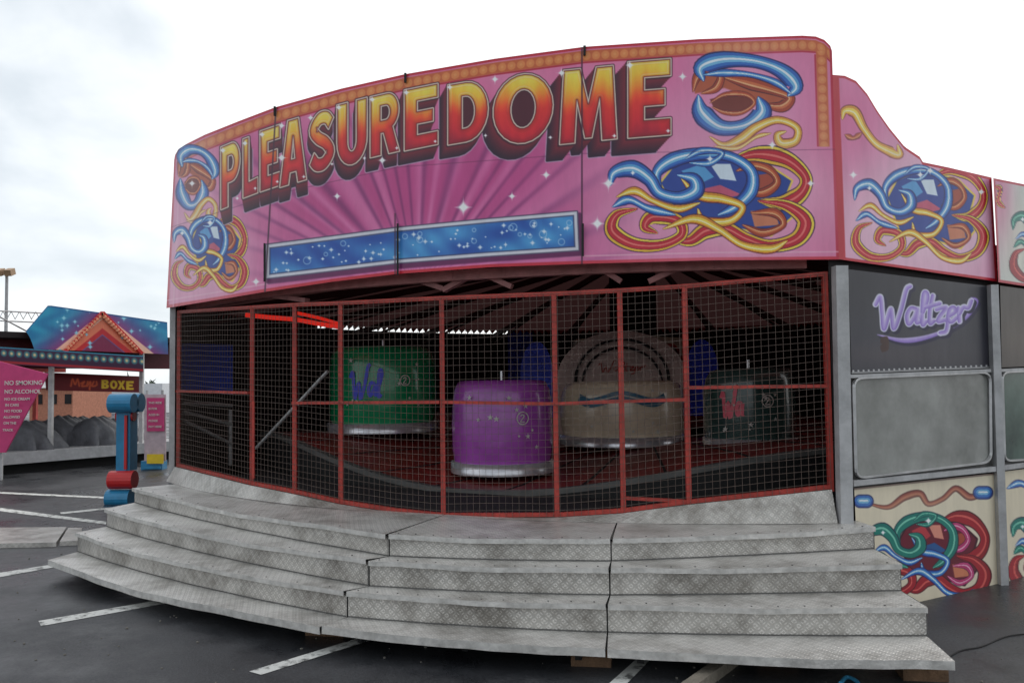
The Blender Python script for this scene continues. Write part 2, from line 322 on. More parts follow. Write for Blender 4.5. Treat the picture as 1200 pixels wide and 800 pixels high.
def build_panel(name,cv,hit,parent,thick=0.06,off=0.0,m=None):
    V=hit(cv.X,cv.Y,off).reshape(-1,3); nx,ny=cv.nx,cv.ny
    i=np.arange((nx+1)*(ny+1)).reshape(ny+1,nx+1)
    Fc=np.stack([i[:-1,:-1],i[1:,:-1],i[1:,1:],i[:-1,1:]],-1).reshape(-1,4)
    me=bpy.data.meshes.new(name); me.vertices.add(len(V)); me.vertices.foreach_set("co",V.astype(np.float32).ravel())
    me.loops.add(Fc.size); me.loops.foreach_set("vertex_index",Fc.astype(np.int32).ravel())
    me.polygons.add(len(Fc)); me.polygons.foreach_set("loop_start",np.arange(0,Fc.size,4,dtype=np.int32))
    me.polygons.foreach_set("use_smooth",np.ones(len(Fc),bool))
    me.update(calc_edges=True); 
    a=me.color_attributes.new("Col",'FLOAT_COLOR','POINT')
    col=np.ones((len(V),4),np.float32); col[:,:3]=lin(np.clip(cv.C,0,255)).reshape(-1,3); a.data.foreach_set("color",col.ravel())
    me.materials.append(m or PAINT); o=bpy.data.objects.new(name,me); sc.collection.objects.link(o); o.parent=parent
    Bk=hit(cv.X,cv.Y,off-thick).reshape(ny+1,nx+1,3); Fr=V.reshape(ny+1,nx+1,3)
    mb=MB(); sx=max(nx//60,1); sy=max(ny//12,1)
    xi=list(range(0,nx,sx))+[nx]; yi=list(range(0,ny,sy))+[ny]
    for a_,b_ in zip(xi[:-1],xi[1:]):
        mb.quad(Fr[0,a_],Fr[0,b_],Bk[0,b_],Bk[0,a_]); mb.quad(Fr[ny,b_],Fr[ny,a_],Bk[ny,a_],Bk[ny,b_])
        for c_,d_ in zip(yi[:-1],yi[1:]): mb.quad(Bk[c_,a_],Bk[c_,b_],Bk[d_,b_],Bk[d_,a_])
    for c_,d_ in zip(yi[:-1],yi[1:]):
        mb.quad(Fr[c_,0],Fr[d_,0],Bk[d_,0],Bk[c_,0]); mb.quad(Fr[c_,nx],Fr[d_,nx],Bk[d_,nx],Bk[c_,nx])
    mb.obj(name+"_back",M['redsteel'],parent)
    return o
# ================================================================= WALTZER RIDE
ride=empty("waltzer_ride")
top=interp([(195,196),(203,194),(205,182),(209,175),(218,169),(240,158),(280,142),(322,126),(400,104),(475,87),(580,69),(685,55),(820,46),(940,42),(956,43),(966,47),(973,54),(977,66),(985,80)])
bot=interp([(195,361),(250,352),(310,342),(390,330),(465,321),(575,313),(685,309),(830,305),(985,304)])
cv=Canvas(1150,400,(204,195),(975,983),top,bot)
X,Y=cv.X,cv.Y
cv.fill((230,112,162))
nz=np.sin(X*0.021+1.3*np.sin(Y*0.03))*0.5+0.5*np.sin(X*0.047-Y*0.036+2)
cv.mix(np.clip(0.25+0.25*nz,0,1),(242,164,194))
cv.mix(np.clip((330-X)/110,0,1)*0.55,(238,172,200))
a=np.arctan2(345-Y,X-490.0)
rays=0.5+0.5*np.sin(a*31+2.5*np.sin(a*5)+1.2*np.sin(a*13)); rays=rays**2
zone=np.exp(-(((X-500)/235)**4+((Y-(235))/95)**4))
cv.mix(zone*0.75,(188,56,130))
cv.mix(zone*rays*0.6,(240,142,192)); rays2=(0.5+0.5*np.sin(a*47+3*np.sin(a*7)+2))**5
cv.mix(zone*rays2*0.6,(104,28,96))
glow(cv,500,300,170,30,(244,152,202),0.6)
glow(cv,560,215,120,30,(206,70,144),0.35)
glow(cv,760,215,110,60,(214,66,138),0.35)
glow(cv,870,120,110,80,(236,130,180),0.5)
dT=(Y-cv.T); R_=(984-8*(1-cv.V))-X
band=(aa(np.abs(dT-11)-6.5,1.2))*aa(222-X)*1.0
cv.mix(band,(210,100,52))
ph=(X/11.0)%1.0; bulb=np.sqrt(((ph-0.5)*11)**2+((dT-11))**2)
cv.mix(band*aa(bulb-4.8,1.4),(232,138,76)); cv.mix(band*aa(bulb-1.6,1.8)*.5,(244,174,104))
edge=(aa(np.abs(dT-18.5)-1.0))*aa(222-X); cv.mix(edge,(190,30,56))
rb=aa(np.abs(R_-14)-6.5,1.2)*aa(60-Y)*aa(Y-172); cv.mix(rb,(210,100,52))
ph=(Y/11.0)%1.0; bulb=np.sqrt(((ph-0.5)*11)**2+((R_-14))**2)
cv.mix(rb*aa(bulb-4.8,1.4),(232,138,76)); cv.mix(rb*aa(bulb-1.6,1.8)*.5,(244,174,104))
cv.mix(aa(np.abs(R_-21.5)-1)*aa(64-Y)*aa(Y-172),(190,30,56))
dB=cv.B-Y; dL=X-(204-9*cv.V)
cv.mix(aa(dT-3),(204,34,56)); cv.mix(aa(dB-3.5),(204,34,56)); cv.mix(aa(R_-4),(194,30,56)); cv.mix(aa(dL-2.5),(204,34,56))
cv.mix(aa(np.abs(dB-9)-0.8)*0.7,(250,190,210)); cv.mix(aa(np.abs(dL-8)-0.8)*0.7,(250,190,210))
def ringorn(x0,y0,x1,y1,s,wx=1.0):
    W=x1-x0;Hh=y1-y0; f=lambda L:[(x0+a*W,y0+b*Hh) for a,b in L]
    glow(cv,(x0+x1)/2,(y0+y1)/2,W*.6,Hh*.6,(243,186,214),0.6)
    polyfill(cv,[f([(.1,.12),(.3,.14),(.62,.24),(.9,.38),(.93,.5),(.7,.56),(.62,.48),(.3,.34),(.02,.4),(.0,.3)])],(186,88,56),2)
    ribbon(cv,f([(.28,.22),(.5,.28),(.75,.36),(.92,.44),(.84,.54),(.66,.52)]),8*s,ORG)
    ribbon(cv,f([(.0,.38),(.04,.22),(.14,.14),(.26,.2),(.22,.34),(.08,.4)]),6*s,ORG)
    ribbon(cv,f([(.05,.42),(.08,.6),(.26,.76),(.5,.74),(.66,.6),(.62,.44)]),13*s,BLUE)
    polyfill(cv,[f([(.16,.46),(.36,.40),(.56,.44),(.56,.56),(.36,.62),(.2,.56)])],(120,44,34),1.5)
    ribbon(cv,f([(.16,.5),(.3,.41),(.5,.41),(.58,.5),(.46,.6),(.3,.6),(.18,.54)]),3.6*s,ORG)
    ribbon(cv,f([(.1,.26),(.08,.12),(.3,.04),(.6,.06),(.84,.16),(.97,.32),(.90,.42)]),12*s,BLUE)
    ribbon(cv,f([(.1,.2),(.3,.18),(.55,.2),(.78,.28),(.93,.4)]),5*s,BLUE)
    ribbon(cv,f([(.16,.86),(.3,.95),(.46,.88),(.6,.76),(.8,.68),(.98,.76),(.97,.90),(.84,.93),(.80,.84),(.88,.80)]),7*s,YEL)
    ribbon(cv,f([(.2,.96),(.42,.98),(.6,.86),(.74,.82)]),3*s,YEL)
ringorn(812,66,936,176,1.05)
ringorn(209,172,253,262,0.66)
knot(cv,713,177,951,294)
knot(cv,203,254,289,342,0.95)
ext=[('P',258,282,168,241,-.42),('L',284,303,160,229,-.38),('E',304,329,150,221,-.34),('A',327,360,140,215,-.3),('S',361,393,131,200,-.28),('U',394,431,119,193,-.26),
 ('R',433,469,110,181,-.23),('E',473,514,102,173,-.2),('D',524,573,96,166,-.17),('O',577,649,87,168,-.13),('M',655,724,80,166,-.1),('E',735,787,71,160,-.08)]
def gl(ch,x0,x1,y0,y1,sl):
    x0+=1.0; x1-=1.0
    w=x1-x0; return [[(x0+a*w,y0+(y1-y0)*b+sl*(a-0.5)*w) for a,b in L] for L in GL[ch]]
for pas in range(2):
  for ch,x0,x1,y0,y1,sl in ext:
    L=gl(ch,x0,x1,y0,y1,sl); k=(y1-y0)/90.0; xc=(x0+x1)/2
    dx=-(xc-420)*0.045-3; dy=20*k
    if pas==0:
        n=10
        sh=[[(px+dx,py+dy) for px,py in l] for l in L[:1]]; polyfill(cv,sh,(206,176,204),1.2,grow=2.4)
        for j in range(n,-1,-1):
            t=j/n; sh=[[(px+dx*t,py+dy*t) for px,py in l] for l in L[:1]]
            c=np.array((44,16,44))*(t)+np.array((146,30,50))*(1-t)
            polyfill(cv,sh,c,1.2,grow=1.4)
        polyfill(cv,[[(px+dx*.1,py+dy*.1) for px,py in l] for l in L[:1]],(84,16,40),1.2,grow=1.6)
    else:
        idx=cv.sub(x0-9,x1+9,y0-18,y1+18); d=polysdf(cv.X[idx],cv.Y[idx],L)+.3
        cv.mix(aa(d-2.4,1.2),(60,14,36),idx)
        cv.mix(aa(d-1.4,1.0),(240,226,206),idx)
        cv.mix(aa(d-0.1,1.0),(120,20,30),idx)
        v=(cv.Y[idx]-y0-sl*(cv.X[idx]-xc))/(y1-y0)
        st=[0,.2,.36,.47,.58,.82,1]; cs=[(255,222,84),(255,192,56),(252,138,44),(242,84,40),(228,48,42),(212,30,48),(172,20,50)]
        colr=np.stack([np.interp(v+0.07*np.sin(cv.X[idx]*.11)+.02*np.sin(cv.X[idx]*.5),st,[c[q] for c in cs]) for q in range(3)],-1)
        inner=np.clip(-d/6,0,1)[...,None]; colr=colr*(0.88+0.18*inner)
        m=aa(d+1.0,1.0)[...,None]; cv.C[idx]=cv.C[idx]*(1-m)+np.clip(colr,0,255)*m
        cv.mix(aa(np.abs(d+3.2)-.5,1.2)*np.clip(.55-v,0,.5)*1.3,(255,246,210),idx)
        star(cv,x0+3,y0+5-sl*8,9*k); star(cv,x1-4,y1-6+sl*6,6*k,s=.8)
bl=[(312,287),(390,277),(466,267),(570,257),(676,248),(678,293),(570,300),(466,308),(390,317),(312,326)]
polyfill(cv,[[(x+3,y+4) for x,y in bl]],(110,30,90),2,3)  # banner's drop shadow, painted on the fascia as an offset copy
polyfill(cv,[bl],(90,80,110),1,1.5); polyfill(cv,[bl],(220,220,230),1,0)
polyfill(cv,[bl],(70,80,120),1,-3.5)
idx=cv.sub(310,682,240,330); d=polysdf(cv.X[idx],cv.Y[idx],[bl]); xx=cv.X[idx];yy=cv.Y[idx]
tt=0.5+0.5*np.sin(xx*.03+np.sin(yy*.09)*1.5+2*np.sin(xx*.011)); tt=np.clip(tt*.7+.3*(0.5+0.5*np.sin(xx*.13-yy*.21+2*np.sin(xx*.05))),0,1)
cb=np.array((26,80,172))*(1-tt[...,None])+np.array((78,164,224))*tt[...,None]
m=aa(d+5,1)[...,None]; cv.C[idx]=cv.C[idx]*(1-m)+cb*m
for k in range(95):
    x=random.uniform(320,668); yt=np.interp(x,[312,390,466,570,676],[287,277,267,257,248])+7; y=yt+random.uniform(0,28)
    if k%6==0:
        r_=random.uniform(2,4.5); ii=cv.sub(x-7,x+7,y-7,y+7); cv.mix(aa(np.abs(np.hypot(cv.X[ii]-x,cv.Y[ii]-y)-r_)-.5)*.7*aa(polysdf(cv.X[ii],cv.Y[ii],[bl])+5),(190,220,245),ii)
    else: star(cv,x,y,random.uniform(2.5,7),(225,240,255),0.8)
for x,y,r in [(543,243,16),(330,185,10),(713,215,13),(448,188,9),(225,215,8),(800,90,9),(950,215,9),(700,262,14),(300,330,9),(905,170,9),(395,230,8),(600,230,8),(640,205,9)]: star(cv,x,y,r)
for xa in (322,466,685):
    cv.mix(aa(np.abs(X-(xa-3+ (Y-100)*0.0-(0 if xa>400 else (Y-200)*0.06)))-0.9)*(0.85 if xa!=466 else (Y>250)*0.7),(60,20,50))
sm=interp([(195,268),(322,228),(466,196),(685,180),(985,175)])(X); cv.mix(aa(np.abs(Y-sm)-0.5)*0.35,(70,20,60))
hc=lambda px,py,off=0.0: hit_cyl(px,py,off)
build_panel("fascia_sign",cv,hc,ride,0.07)
mb=MB()
for px,ya,yb in ((466,262,322),(683,262,300),(310,285,330)):
    mb.beam(hit_cyl(px,ya,0.03),hit_cyl(px,yb,0.03),0.018)
for px in (322,475,685):
    t=float(top(px)); mb.beam(hit_cyl(px,t-1,0.02),hit_cyl(px,t+10,0.02),0.022)
mb.obj("joint_clamps",M['black'],ride)
# ---------------- side panels to the right
A=(2.99,7.46); B=(5.02,8.62); B2=(8.6,11.0)
hp1=hit_plane(A,B); hp2=hit_plane(B,B2)
top2=interp([(965,87),(990,89),(1003,95),(1016,110),(1028,130),(1042,150),(1060,172),(1078,184),(1081,190),(1110,196),(1170,210)])
bot2=interp([(965,303),(985,304),(1170,330)])
c2=Canvas(300,330,(969,976),(1162,1169),top2,bot2); X,Y=c2.X,c2.Y
c2.fill((234,156,190)); glow(c2,1080,250,120,90,(242,206,224),0.8); glow(c2,1000,150,50,80,(222,104,158),0.8); glow(c2,1160,210,60,40,(222,118,166),0.7)
ribbon(c2,[(987,140),(990,130),(1002,132),(1012,150),(1026,168),(1042,177),(1054,181),(1052,170)],7.5,YEL)
ribbon(c2,[(990,158),(1000,162),(1010,156)],4,ORG)
knot(c2,1000,196,1157,308,1.0)
dT=Y-c2.T; dB=c2.B-Y
c2.mix(aa(dT-3),(204,36,60)); c2.mix(aa(dB-3),(198,34,56)); c2.mix(aa(X-(979+8*c2.V)-4),(198,34,56)); c2.mix(aa((1-c2.U)*180-2.5),(198,34,56))
for x,y,r in [(1000,205,9),(1150,225,8),(1090,200,8)]: star(c2,x,y,r)
build_panel("side_fascia",c2,hp1,ride,0.04,-0.075)
c3=Canvas(110,200,(1164,1170),(1290,1300),interp([(1160,208),(1200,216),(1300,236)]),interp([(1160,329),(1300,350)])); 
c3.fill((206,216,208)); glow(c3,1172,230,16,60,(220,110,160),0.8)
knot(c3,1186,236,1290,332,1.0,1)
ribbon(c3,[(1165,218),(1172,222),(1170,236),(1178,244)],4,RED)
dT=c3.Y-c3.T;dB=c3.B-c3.Y; c3.mix(aa(dT-2.5),(196,36,64)); c3.mix(aa(dB-3),(190,34,60)); c3.mix(aa(c3.U*120-2),(190,34,60))
build_panel("side_fascia",c3,hp2,ride,0.05)
c4=Canvas(260,190,(994,998),(1160,1162),interp([(990,315),(1165,336)]),interp([(990,438),(1165,431)])); X,Y=c4.X,c4.Y
c4.fill((48,48,56)); glow(c4,1060,400,120,40,(70,70,84),0.5); glow(c4,1050,415,90,16,(100,86,88),0.35)
f=lambda L:[(1026+a*112,346+b*42-6*a) for a,b in L]
WZ=[[(0,.25),(.05,.05),(.07,.5),(.09,.95),(.16,.4),(.19,.95),(.26,.5),(.32,-.1),(.36,-.2)],[(.43,.45),(.37,.42),(.33,.62),(.35,.85),(.41,.65),(.44,.45),(.43,.8),(.46,.8)],
 [(.47,.7),(.54,.2),(.53,0),(.5,.1),(.49,.85),(.53,.8)],[(.6,.1),(.57,.5),(.57,.85),(.61,.8)],[(.53,.4),(.67,.32)],[(.64,.48),(.7,.44),(.74,.46),(.67,.7),(.66,.82),(.75,.8),(.74,1.1),(.68,1.15)],
 [(.77,.68),(.83,.58),(.82,.46),(.78,.5),(.76,.72),(.79,.85),(.85,.74)],[(.87,.48),(.88,.85)],[(.88,.62),(.92,.46),(.97,.48),(1.0,.3)]]
LIL=[(-1,(205,190,235)),(0,(176,150,222)),(1,(140,110,200))]; SH=[(-1,(24,18,60)),(1,(24,18,60))]; WH=[(-1,(225,225,240)),(1,(235,235,250))]
sw=[(.02,1.1),(.3,1.3),(.6,1.2),(.9,.85),(1.05,.35),(1.0,.2)]
ribbon(c4,[(x+2,y+3) for x,y in f(sw)],4.0,SH); ribbon(c4,f(sw),3.4,LIL)
for s_ in WZ: ribbon(c4,[(x+2.5,y+2.5) for x,y in f(s_)],4.2,SH,False)
for s_ in WZ: ribbon(c4,f(s_),3.6,WH,False)
for s_ in WZ: ribbon(c4,f(s_),2.4,LIL,False)
ribbon(c4,[(1033,395),(1038,402),(1034,412)],6,[(-1,(70,40,34)),(1,(60,34,30))])
c4.mix(aa(c4.B-Y-2),(150,150,150))
for k in range(28):
    xq=1000+k*6; yq=float(np.interp(xq,[990,1165],[438,431]))-3
    idx=c4.sub(xq-3,xq+3,yq-3,yq+3); c4.mix(aa(np.hypot(c4.X[idx]-xq,c4.Y[idx]-yq)-1.1),(205,205,205),idx)
build_panel("lettered_board",c4,hp1,ride,0.03,-0.03)
c4b=Canvas(60,60,(1172,1174),(1290,1300),interp([(1160,333),(1300,352)]),interp([(1160,431),(1300,425)])); c4b.fill((58,50,46)); glow(c4b,1210,400,60,30,(96,84,74),.6)
build_panel("lettered_board",c4b,hp2,ride,0.03,-0.03)
c5=Canvas(280,230,(1001,1008),(1166,1172),interp([(990,573),(1175,553)]),interp([(990,725),(1010,723),(1075,709),(1175,690)])); X,Y=c5.X,c5.Y
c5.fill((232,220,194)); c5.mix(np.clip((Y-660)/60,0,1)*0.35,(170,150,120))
ribbon(c5,[(1012,588),(1040,594),(1060,582),(1078,578),(1088,590),(1105,584),(1120,572),(1136,582),(1150,578),(1160,572)],5,[(-1,(60,14,20)),(-.4,(150,60,50)),(.2,(200,120,90)),(1,(60,14,20))])
for ex,ey in ((1012,587),(1152,577)):
    ribbon(c5,[(ex-4,ey),(ex+4,ey)],8,BLUE,False)
knot(c5,1018,602,1158,700,1.25,1)
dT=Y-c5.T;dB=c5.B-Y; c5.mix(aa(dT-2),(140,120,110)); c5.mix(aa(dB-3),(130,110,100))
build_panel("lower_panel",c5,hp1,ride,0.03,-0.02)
c6=Canvas(100,170,(1176,1183),(1300,1310),interp([(1170,553),(1310,536)]),interp([(1170,692),(1310,668)])); c6.fill((228,216,190)); knot(c6,1186,596,1290,690,1.3,1)
ribbon(c6,[(1180,572),(1196,566),(1215,576),(1230,566)],5,BLUE)
build_panel("lower_panel",c6,hp2,ride,0.03,-0.02)
def window_mat(name,c,smear):
    m=mat(name,c,0.22,0,0.0,3); nt=m.node_tree; b=nt.nodes["Principled BSDF"]
    for nd in nt.nodes:
        if nd.type=='TEX_NOISE': nd.inputs["Scale"].default_value=1.6
        if nd.type=='VALTORGB': nd.color_ramp.elements[0].color=(*lin(smear),1); nd.color_ramp.elements[1].color=(*lin(c),1)
    return m
M['frosted']=window_mat("frosted_acrylic",(160,161,157),(116,117,113))
M['greenglass']=window_mat("green_tinted_glass",(84,108,98),(44,62,56))
def framepoly(hit,pts,off,w,name,m,parent):
    mb=MB(); P=[hit(x,y,off) for x,y in pts]; P.append(P[0]); mb.path(P,w,w*0.7); return mb.obj(name,m,parent)
def roundrect(c,r=8):
    out=[]
    n=len(c)
    for i in range(n):
        p=np.array(c[i],float); a_=np.array(c[i-1],float); b_=np.array(c[(i+1)%n],float)
        da=(a_-p)/np.linalg.norm(a_-p); db=(b_-p)/np.linalg.norm(b_-p)
        for k in range(6):
            t=k/5; q=(1-t)**2*(p+da*r)+2*t*(1-t)*p+t*t*(p+db*r); out.append(tuple(q))
    return out
w1=roundrect([(1000,443),(1160,436),(1161,541),(1003,560)],11)
mb=MB(); mb.poly([hp1(x,y,-0.02) for x,y in w1]); mb.obj("window_pane",M['frosted'],ride)
framepoly(hp1,w1,0.0,0.028,"window_frame",M['alu'],ride)
w2=roundrect([(1174,436),(1290,430),(1290,532),(1177,540)],8)
mb=MB(); mb.poly([hp2(x,y,-0.02) for x,y in w2]); mb.obj("window_pane",M['greenglass'],ride)
framepoly(hp2,w2,0.0,0.028,"window_frame",M['alu'],ride)
mb=MB()
for c_ in ([(992,440),(1166,432),(1170,552),(998,572)],): mb.poly([hp1(x,y,-0.04) for x,y in c_])
for c_ in ([(1170,432),(1300,426),(1310,535),(1174,552)],): mb.poly([hp2(x,y,-0.04) for x,y in c_])
mb.obj("window_surround",M['dim'],ride)
mb=MB()
def vert(p,zb,zt,w,m=None,mbx=None,rz=.3):
    (mbx or mb).box((p[0],p[1],(zb+zt)/2),(w,w,zt-zb),rz)
pL=hit_cyl(202,450,-0.06)
vert(pL,0.55,3.2,0.07); 
mb.beam(hit_cyl(984,312,.0),hit_cyl(992,700,.0),.11)
mb.beam(hp1(1163,334,0.02),hp1(1176,712,0.02),.08)
mb.beam(hp1(992,441,0.0),hp1(1160,434,0.0),0.03); mb.beam(hp1(998,566,0.0),hp1(1165,549,0.0),0.05)
mb.beam(hp2(1172,434,0.0),hp2(1300,428,0.0),0.03); mb.beam(hp2(1172,548,0.0),hp2(1300,531,0.0),0.05)
mb.beam(hp1(1005,722,-0.01),hp1(1168,700,-0.01),0.05); mb.beam(hp2(1172,703,-0.01),hp2(1300,680,-0.01),0.05)
mb.obj("frame_posts",M['steel_grey'],ride)
mb=MB()
for (P,Q) in ((A,B),(B,B2)):
    n=np.array([-(Q[1]-P[1]),Q[0]-P[0]]); n=n/np.linalg.norm(n)*0.14
    mb.quad((P[0]+n[0],P[1]+n[1],0.5),(Q[0]+n[0],Q[1]+n[1],0.5),(Q[0]+n[0],Q[1]+n[1],3.3),(P[0]+n[0],P[1]+n[1],3.3))
mb.obj("backing_sheets",M['dark'],ride)
mb=MB()
for (P,Q) in ((A,B),(B,B2)):
    n=np.array([-(Q[1]-P[1]),Q[0]-P[0]]); n=n/np.linalg.norm(n)*0.9
    mb.quad((P[0]+n[0]-.3,P[1]+n[1],0.0),(Q[0]+n[0]+.3,Q[1]+n[1],0.0),(Q[0]+n[0]+.3,Q[1]+n[1],.8),(P[0]+n[0]-.3,P[1]+n[1],.8))  # black sheets set back beneath the panels, filling the dark area
for px in (1100,1130,1176): 
    q=hp1(px,700,-0.35); mb.beam((q[0],q[1],0.0),(q[0],q[1],0.55),0.08)
mb.obj("dark_sheets_and_legs",M['black'],ride)
phiL=ang(hit_cyl(196,450)); phiR=ang(hit_cyl(984,450))
phiE=math.radians(62)
ring=[phiE+(2*math.pi+phiL-phiE)*i/48 for i in range(49)]
def keep(p): # the left flank runs straight back from the corner post
    return (max(p[0],-0.405*p[1]-.06),p[1])
Bi=(B[0]-.18,B[1]+.32); B2i=(B2[0]-.18,B2[1]+.32)
perim=[keep(cyl(p,0,RR)[:2]) for p in ring]+[cyl(phiL+(phiR-.03-phiL)*i/16,0,RR-0.2)[:2] for i in range(1,17)]+[Bi,B2i]
mb=MB()
n=len(perim)
for i in range(n):
    a_=perim[i];b_=perim[(i+1)%n]
    mb.poly([(a_[0],a_[1],3.62),(b_[0],b_[1],3.62),(CX,CY,4.9)])
mb.obj("roof",M['roof'],ride)
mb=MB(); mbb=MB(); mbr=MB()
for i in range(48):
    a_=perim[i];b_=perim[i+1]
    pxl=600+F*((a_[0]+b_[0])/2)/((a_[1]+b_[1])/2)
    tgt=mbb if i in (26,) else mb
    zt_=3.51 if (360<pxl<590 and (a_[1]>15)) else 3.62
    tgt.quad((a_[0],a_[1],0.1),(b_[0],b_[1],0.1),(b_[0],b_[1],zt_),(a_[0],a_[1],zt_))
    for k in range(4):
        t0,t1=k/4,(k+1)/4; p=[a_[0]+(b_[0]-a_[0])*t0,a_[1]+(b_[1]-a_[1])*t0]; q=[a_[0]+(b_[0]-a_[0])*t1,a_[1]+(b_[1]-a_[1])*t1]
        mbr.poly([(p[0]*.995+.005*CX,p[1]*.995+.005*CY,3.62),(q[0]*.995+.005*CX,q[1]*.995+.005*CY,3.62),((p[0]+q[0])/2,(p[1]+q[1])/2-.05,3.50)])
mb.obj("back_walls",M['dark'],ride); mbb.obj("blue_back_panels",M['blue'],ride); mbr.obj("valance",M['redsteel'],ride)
mb=MB(); mr_=MB()
for i in range(24):
    p=phiL+i*2*math.pi/24+0.05; ro=8.45
    deg=math.degrees(p)
    if phiR-.02<p<math.radians(70): ro=7.0
    a_=cyl(p,3.42+(8.45-ro)*.15,ro); b_=cyl(p,4.55,1.0)
    if a_[0]<-0.4*a_[1]: continue
    mr_.beam(a_,b_,0.07,0.12)
    mr_.beam(cyl(p,3.2,ro-.05),cyl(p,4.0,4.5),0.05,0.05); 
PH=[phiL+(phiR-.02-phiL)*i/30 for i in range(31)]
mb.path([cyl(p,3.20,8.52) for p in PH],0.09,0.10)
for i in range(0,30,2):
    mr_.beam(cyl(PH[i],3.22,8.35),cyl(PH[i+1],3.5,8.35),0.04); mr_.beam(cyl(PH[i+1],3.5,8.35),cyl(PH[min(i+2,30)],3.22,8.35),0.04)
mb.path([cyl(p,3.5,8.3) for p in PH],0.08,0.08)
for px,py,qx,qy in ((310,345,360,352),(470,322,520,338),(520,340,560,318),(560,318,600,336),(700,312,728,330),(760,330,800,312)):
    mb.beam(hit_cyl(px,py,-0.35),hit_cyl(qx,qy,-0.35),0.07,0.05)
mb.obj("ring_beam",M['pinkbeam'],ride); mr_.obj("roof_beams",M['roofbeam'],ride)
# red roof trim with a weak glow, strung under the left roof edge
mb=MB()
mb.path([at_depth(x,y,11.6) for x,y in ((288,369),(318,372),(345,374),(372,379),(402,384))],.05,.06)
mb.path([at_depth(x,y,12.6) for x,y in ((345,366),(372,372),(400,380))],.05,.05)
mb.obj("red_glow_trim",M['redlit'],ride)
# ---------------------------------------------------------------- floors
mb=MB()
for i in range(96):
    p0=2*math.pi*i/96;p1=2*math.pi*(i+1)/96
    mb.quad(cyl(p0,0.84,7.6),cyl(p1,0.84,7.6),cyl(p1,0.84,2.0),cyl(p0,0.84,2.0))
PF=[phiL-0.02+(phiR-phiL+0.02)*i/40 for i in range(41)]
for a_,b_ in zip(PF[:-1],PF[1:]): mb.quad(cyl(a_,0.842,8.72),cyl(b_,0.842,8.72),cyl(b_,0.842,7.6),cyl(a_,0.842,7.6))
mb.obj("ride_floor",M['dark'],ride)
def zpl(r,p): return 1.12-0.26*min(1,(r-1.5)/5.0)*math.cos(5*(p+math.radians(25)))
mb=MB(); me_=MB(); ms_=MB()
rs=[1.6,2.6,3.6,4.6,5.6,6.5,7.2]
for i in range(144):
    p0=2*math.pi*i/144;p1=2*math.pi*(i+1)/144
    for ra,rb_ in zip(rs[:-1],rs[1:]):
        mb.quad(cyl(p0,zpl(ra,p0),ra),cyl(p1,zpl(ra,p1),ra),cyl(p1,zpl(rb_,p1),rb_),cyl(p0,zpl(rb_,p0),rb_))
    me_.quad(cyl(p0,zpl(7.2,p0)+.015,7.22),cyl(p1,zpl(7.2,p1)+.015,7.22),cyl(p1,zpl(7.2,p1)-.05,7.22),cyl(p0,zpl(7.2,p0)-.05,7.22))
    ms_.quad(cyl(p0,zpl(7.2,p0)-.05,7.21),cyl(p1,zpl(7.2,p1)-.05,7.21),cyl(p1,.84,7.21),cyl(p0,.84,7.21))
    me_.quad(cyl(p0,zpl(7.2,p0)+.015,7.22),cyl(p1,zpl(7.2,p1)+.015,7.22),cyl(p1,zpl(7.2,p1)+.015,7.12),cyl(p0,zpl(7.2,p0)+.015,7.12))
    if i%3==0:
        for ra,rb_ in zip(rs[:-1],rs[1:]): ms_.beam(cyl(p0,zpl(ra,p0)+.004,ra),cyl(p0,zpl(rb_,p0)+.004,rb_),.03,.01)
mb.obj("spinning_platform",M['platform'],ride); me_.obj("platform_rim",M['dim'],ride); ms_.obj("platform_joints_and_skirt",M['black'],ride)
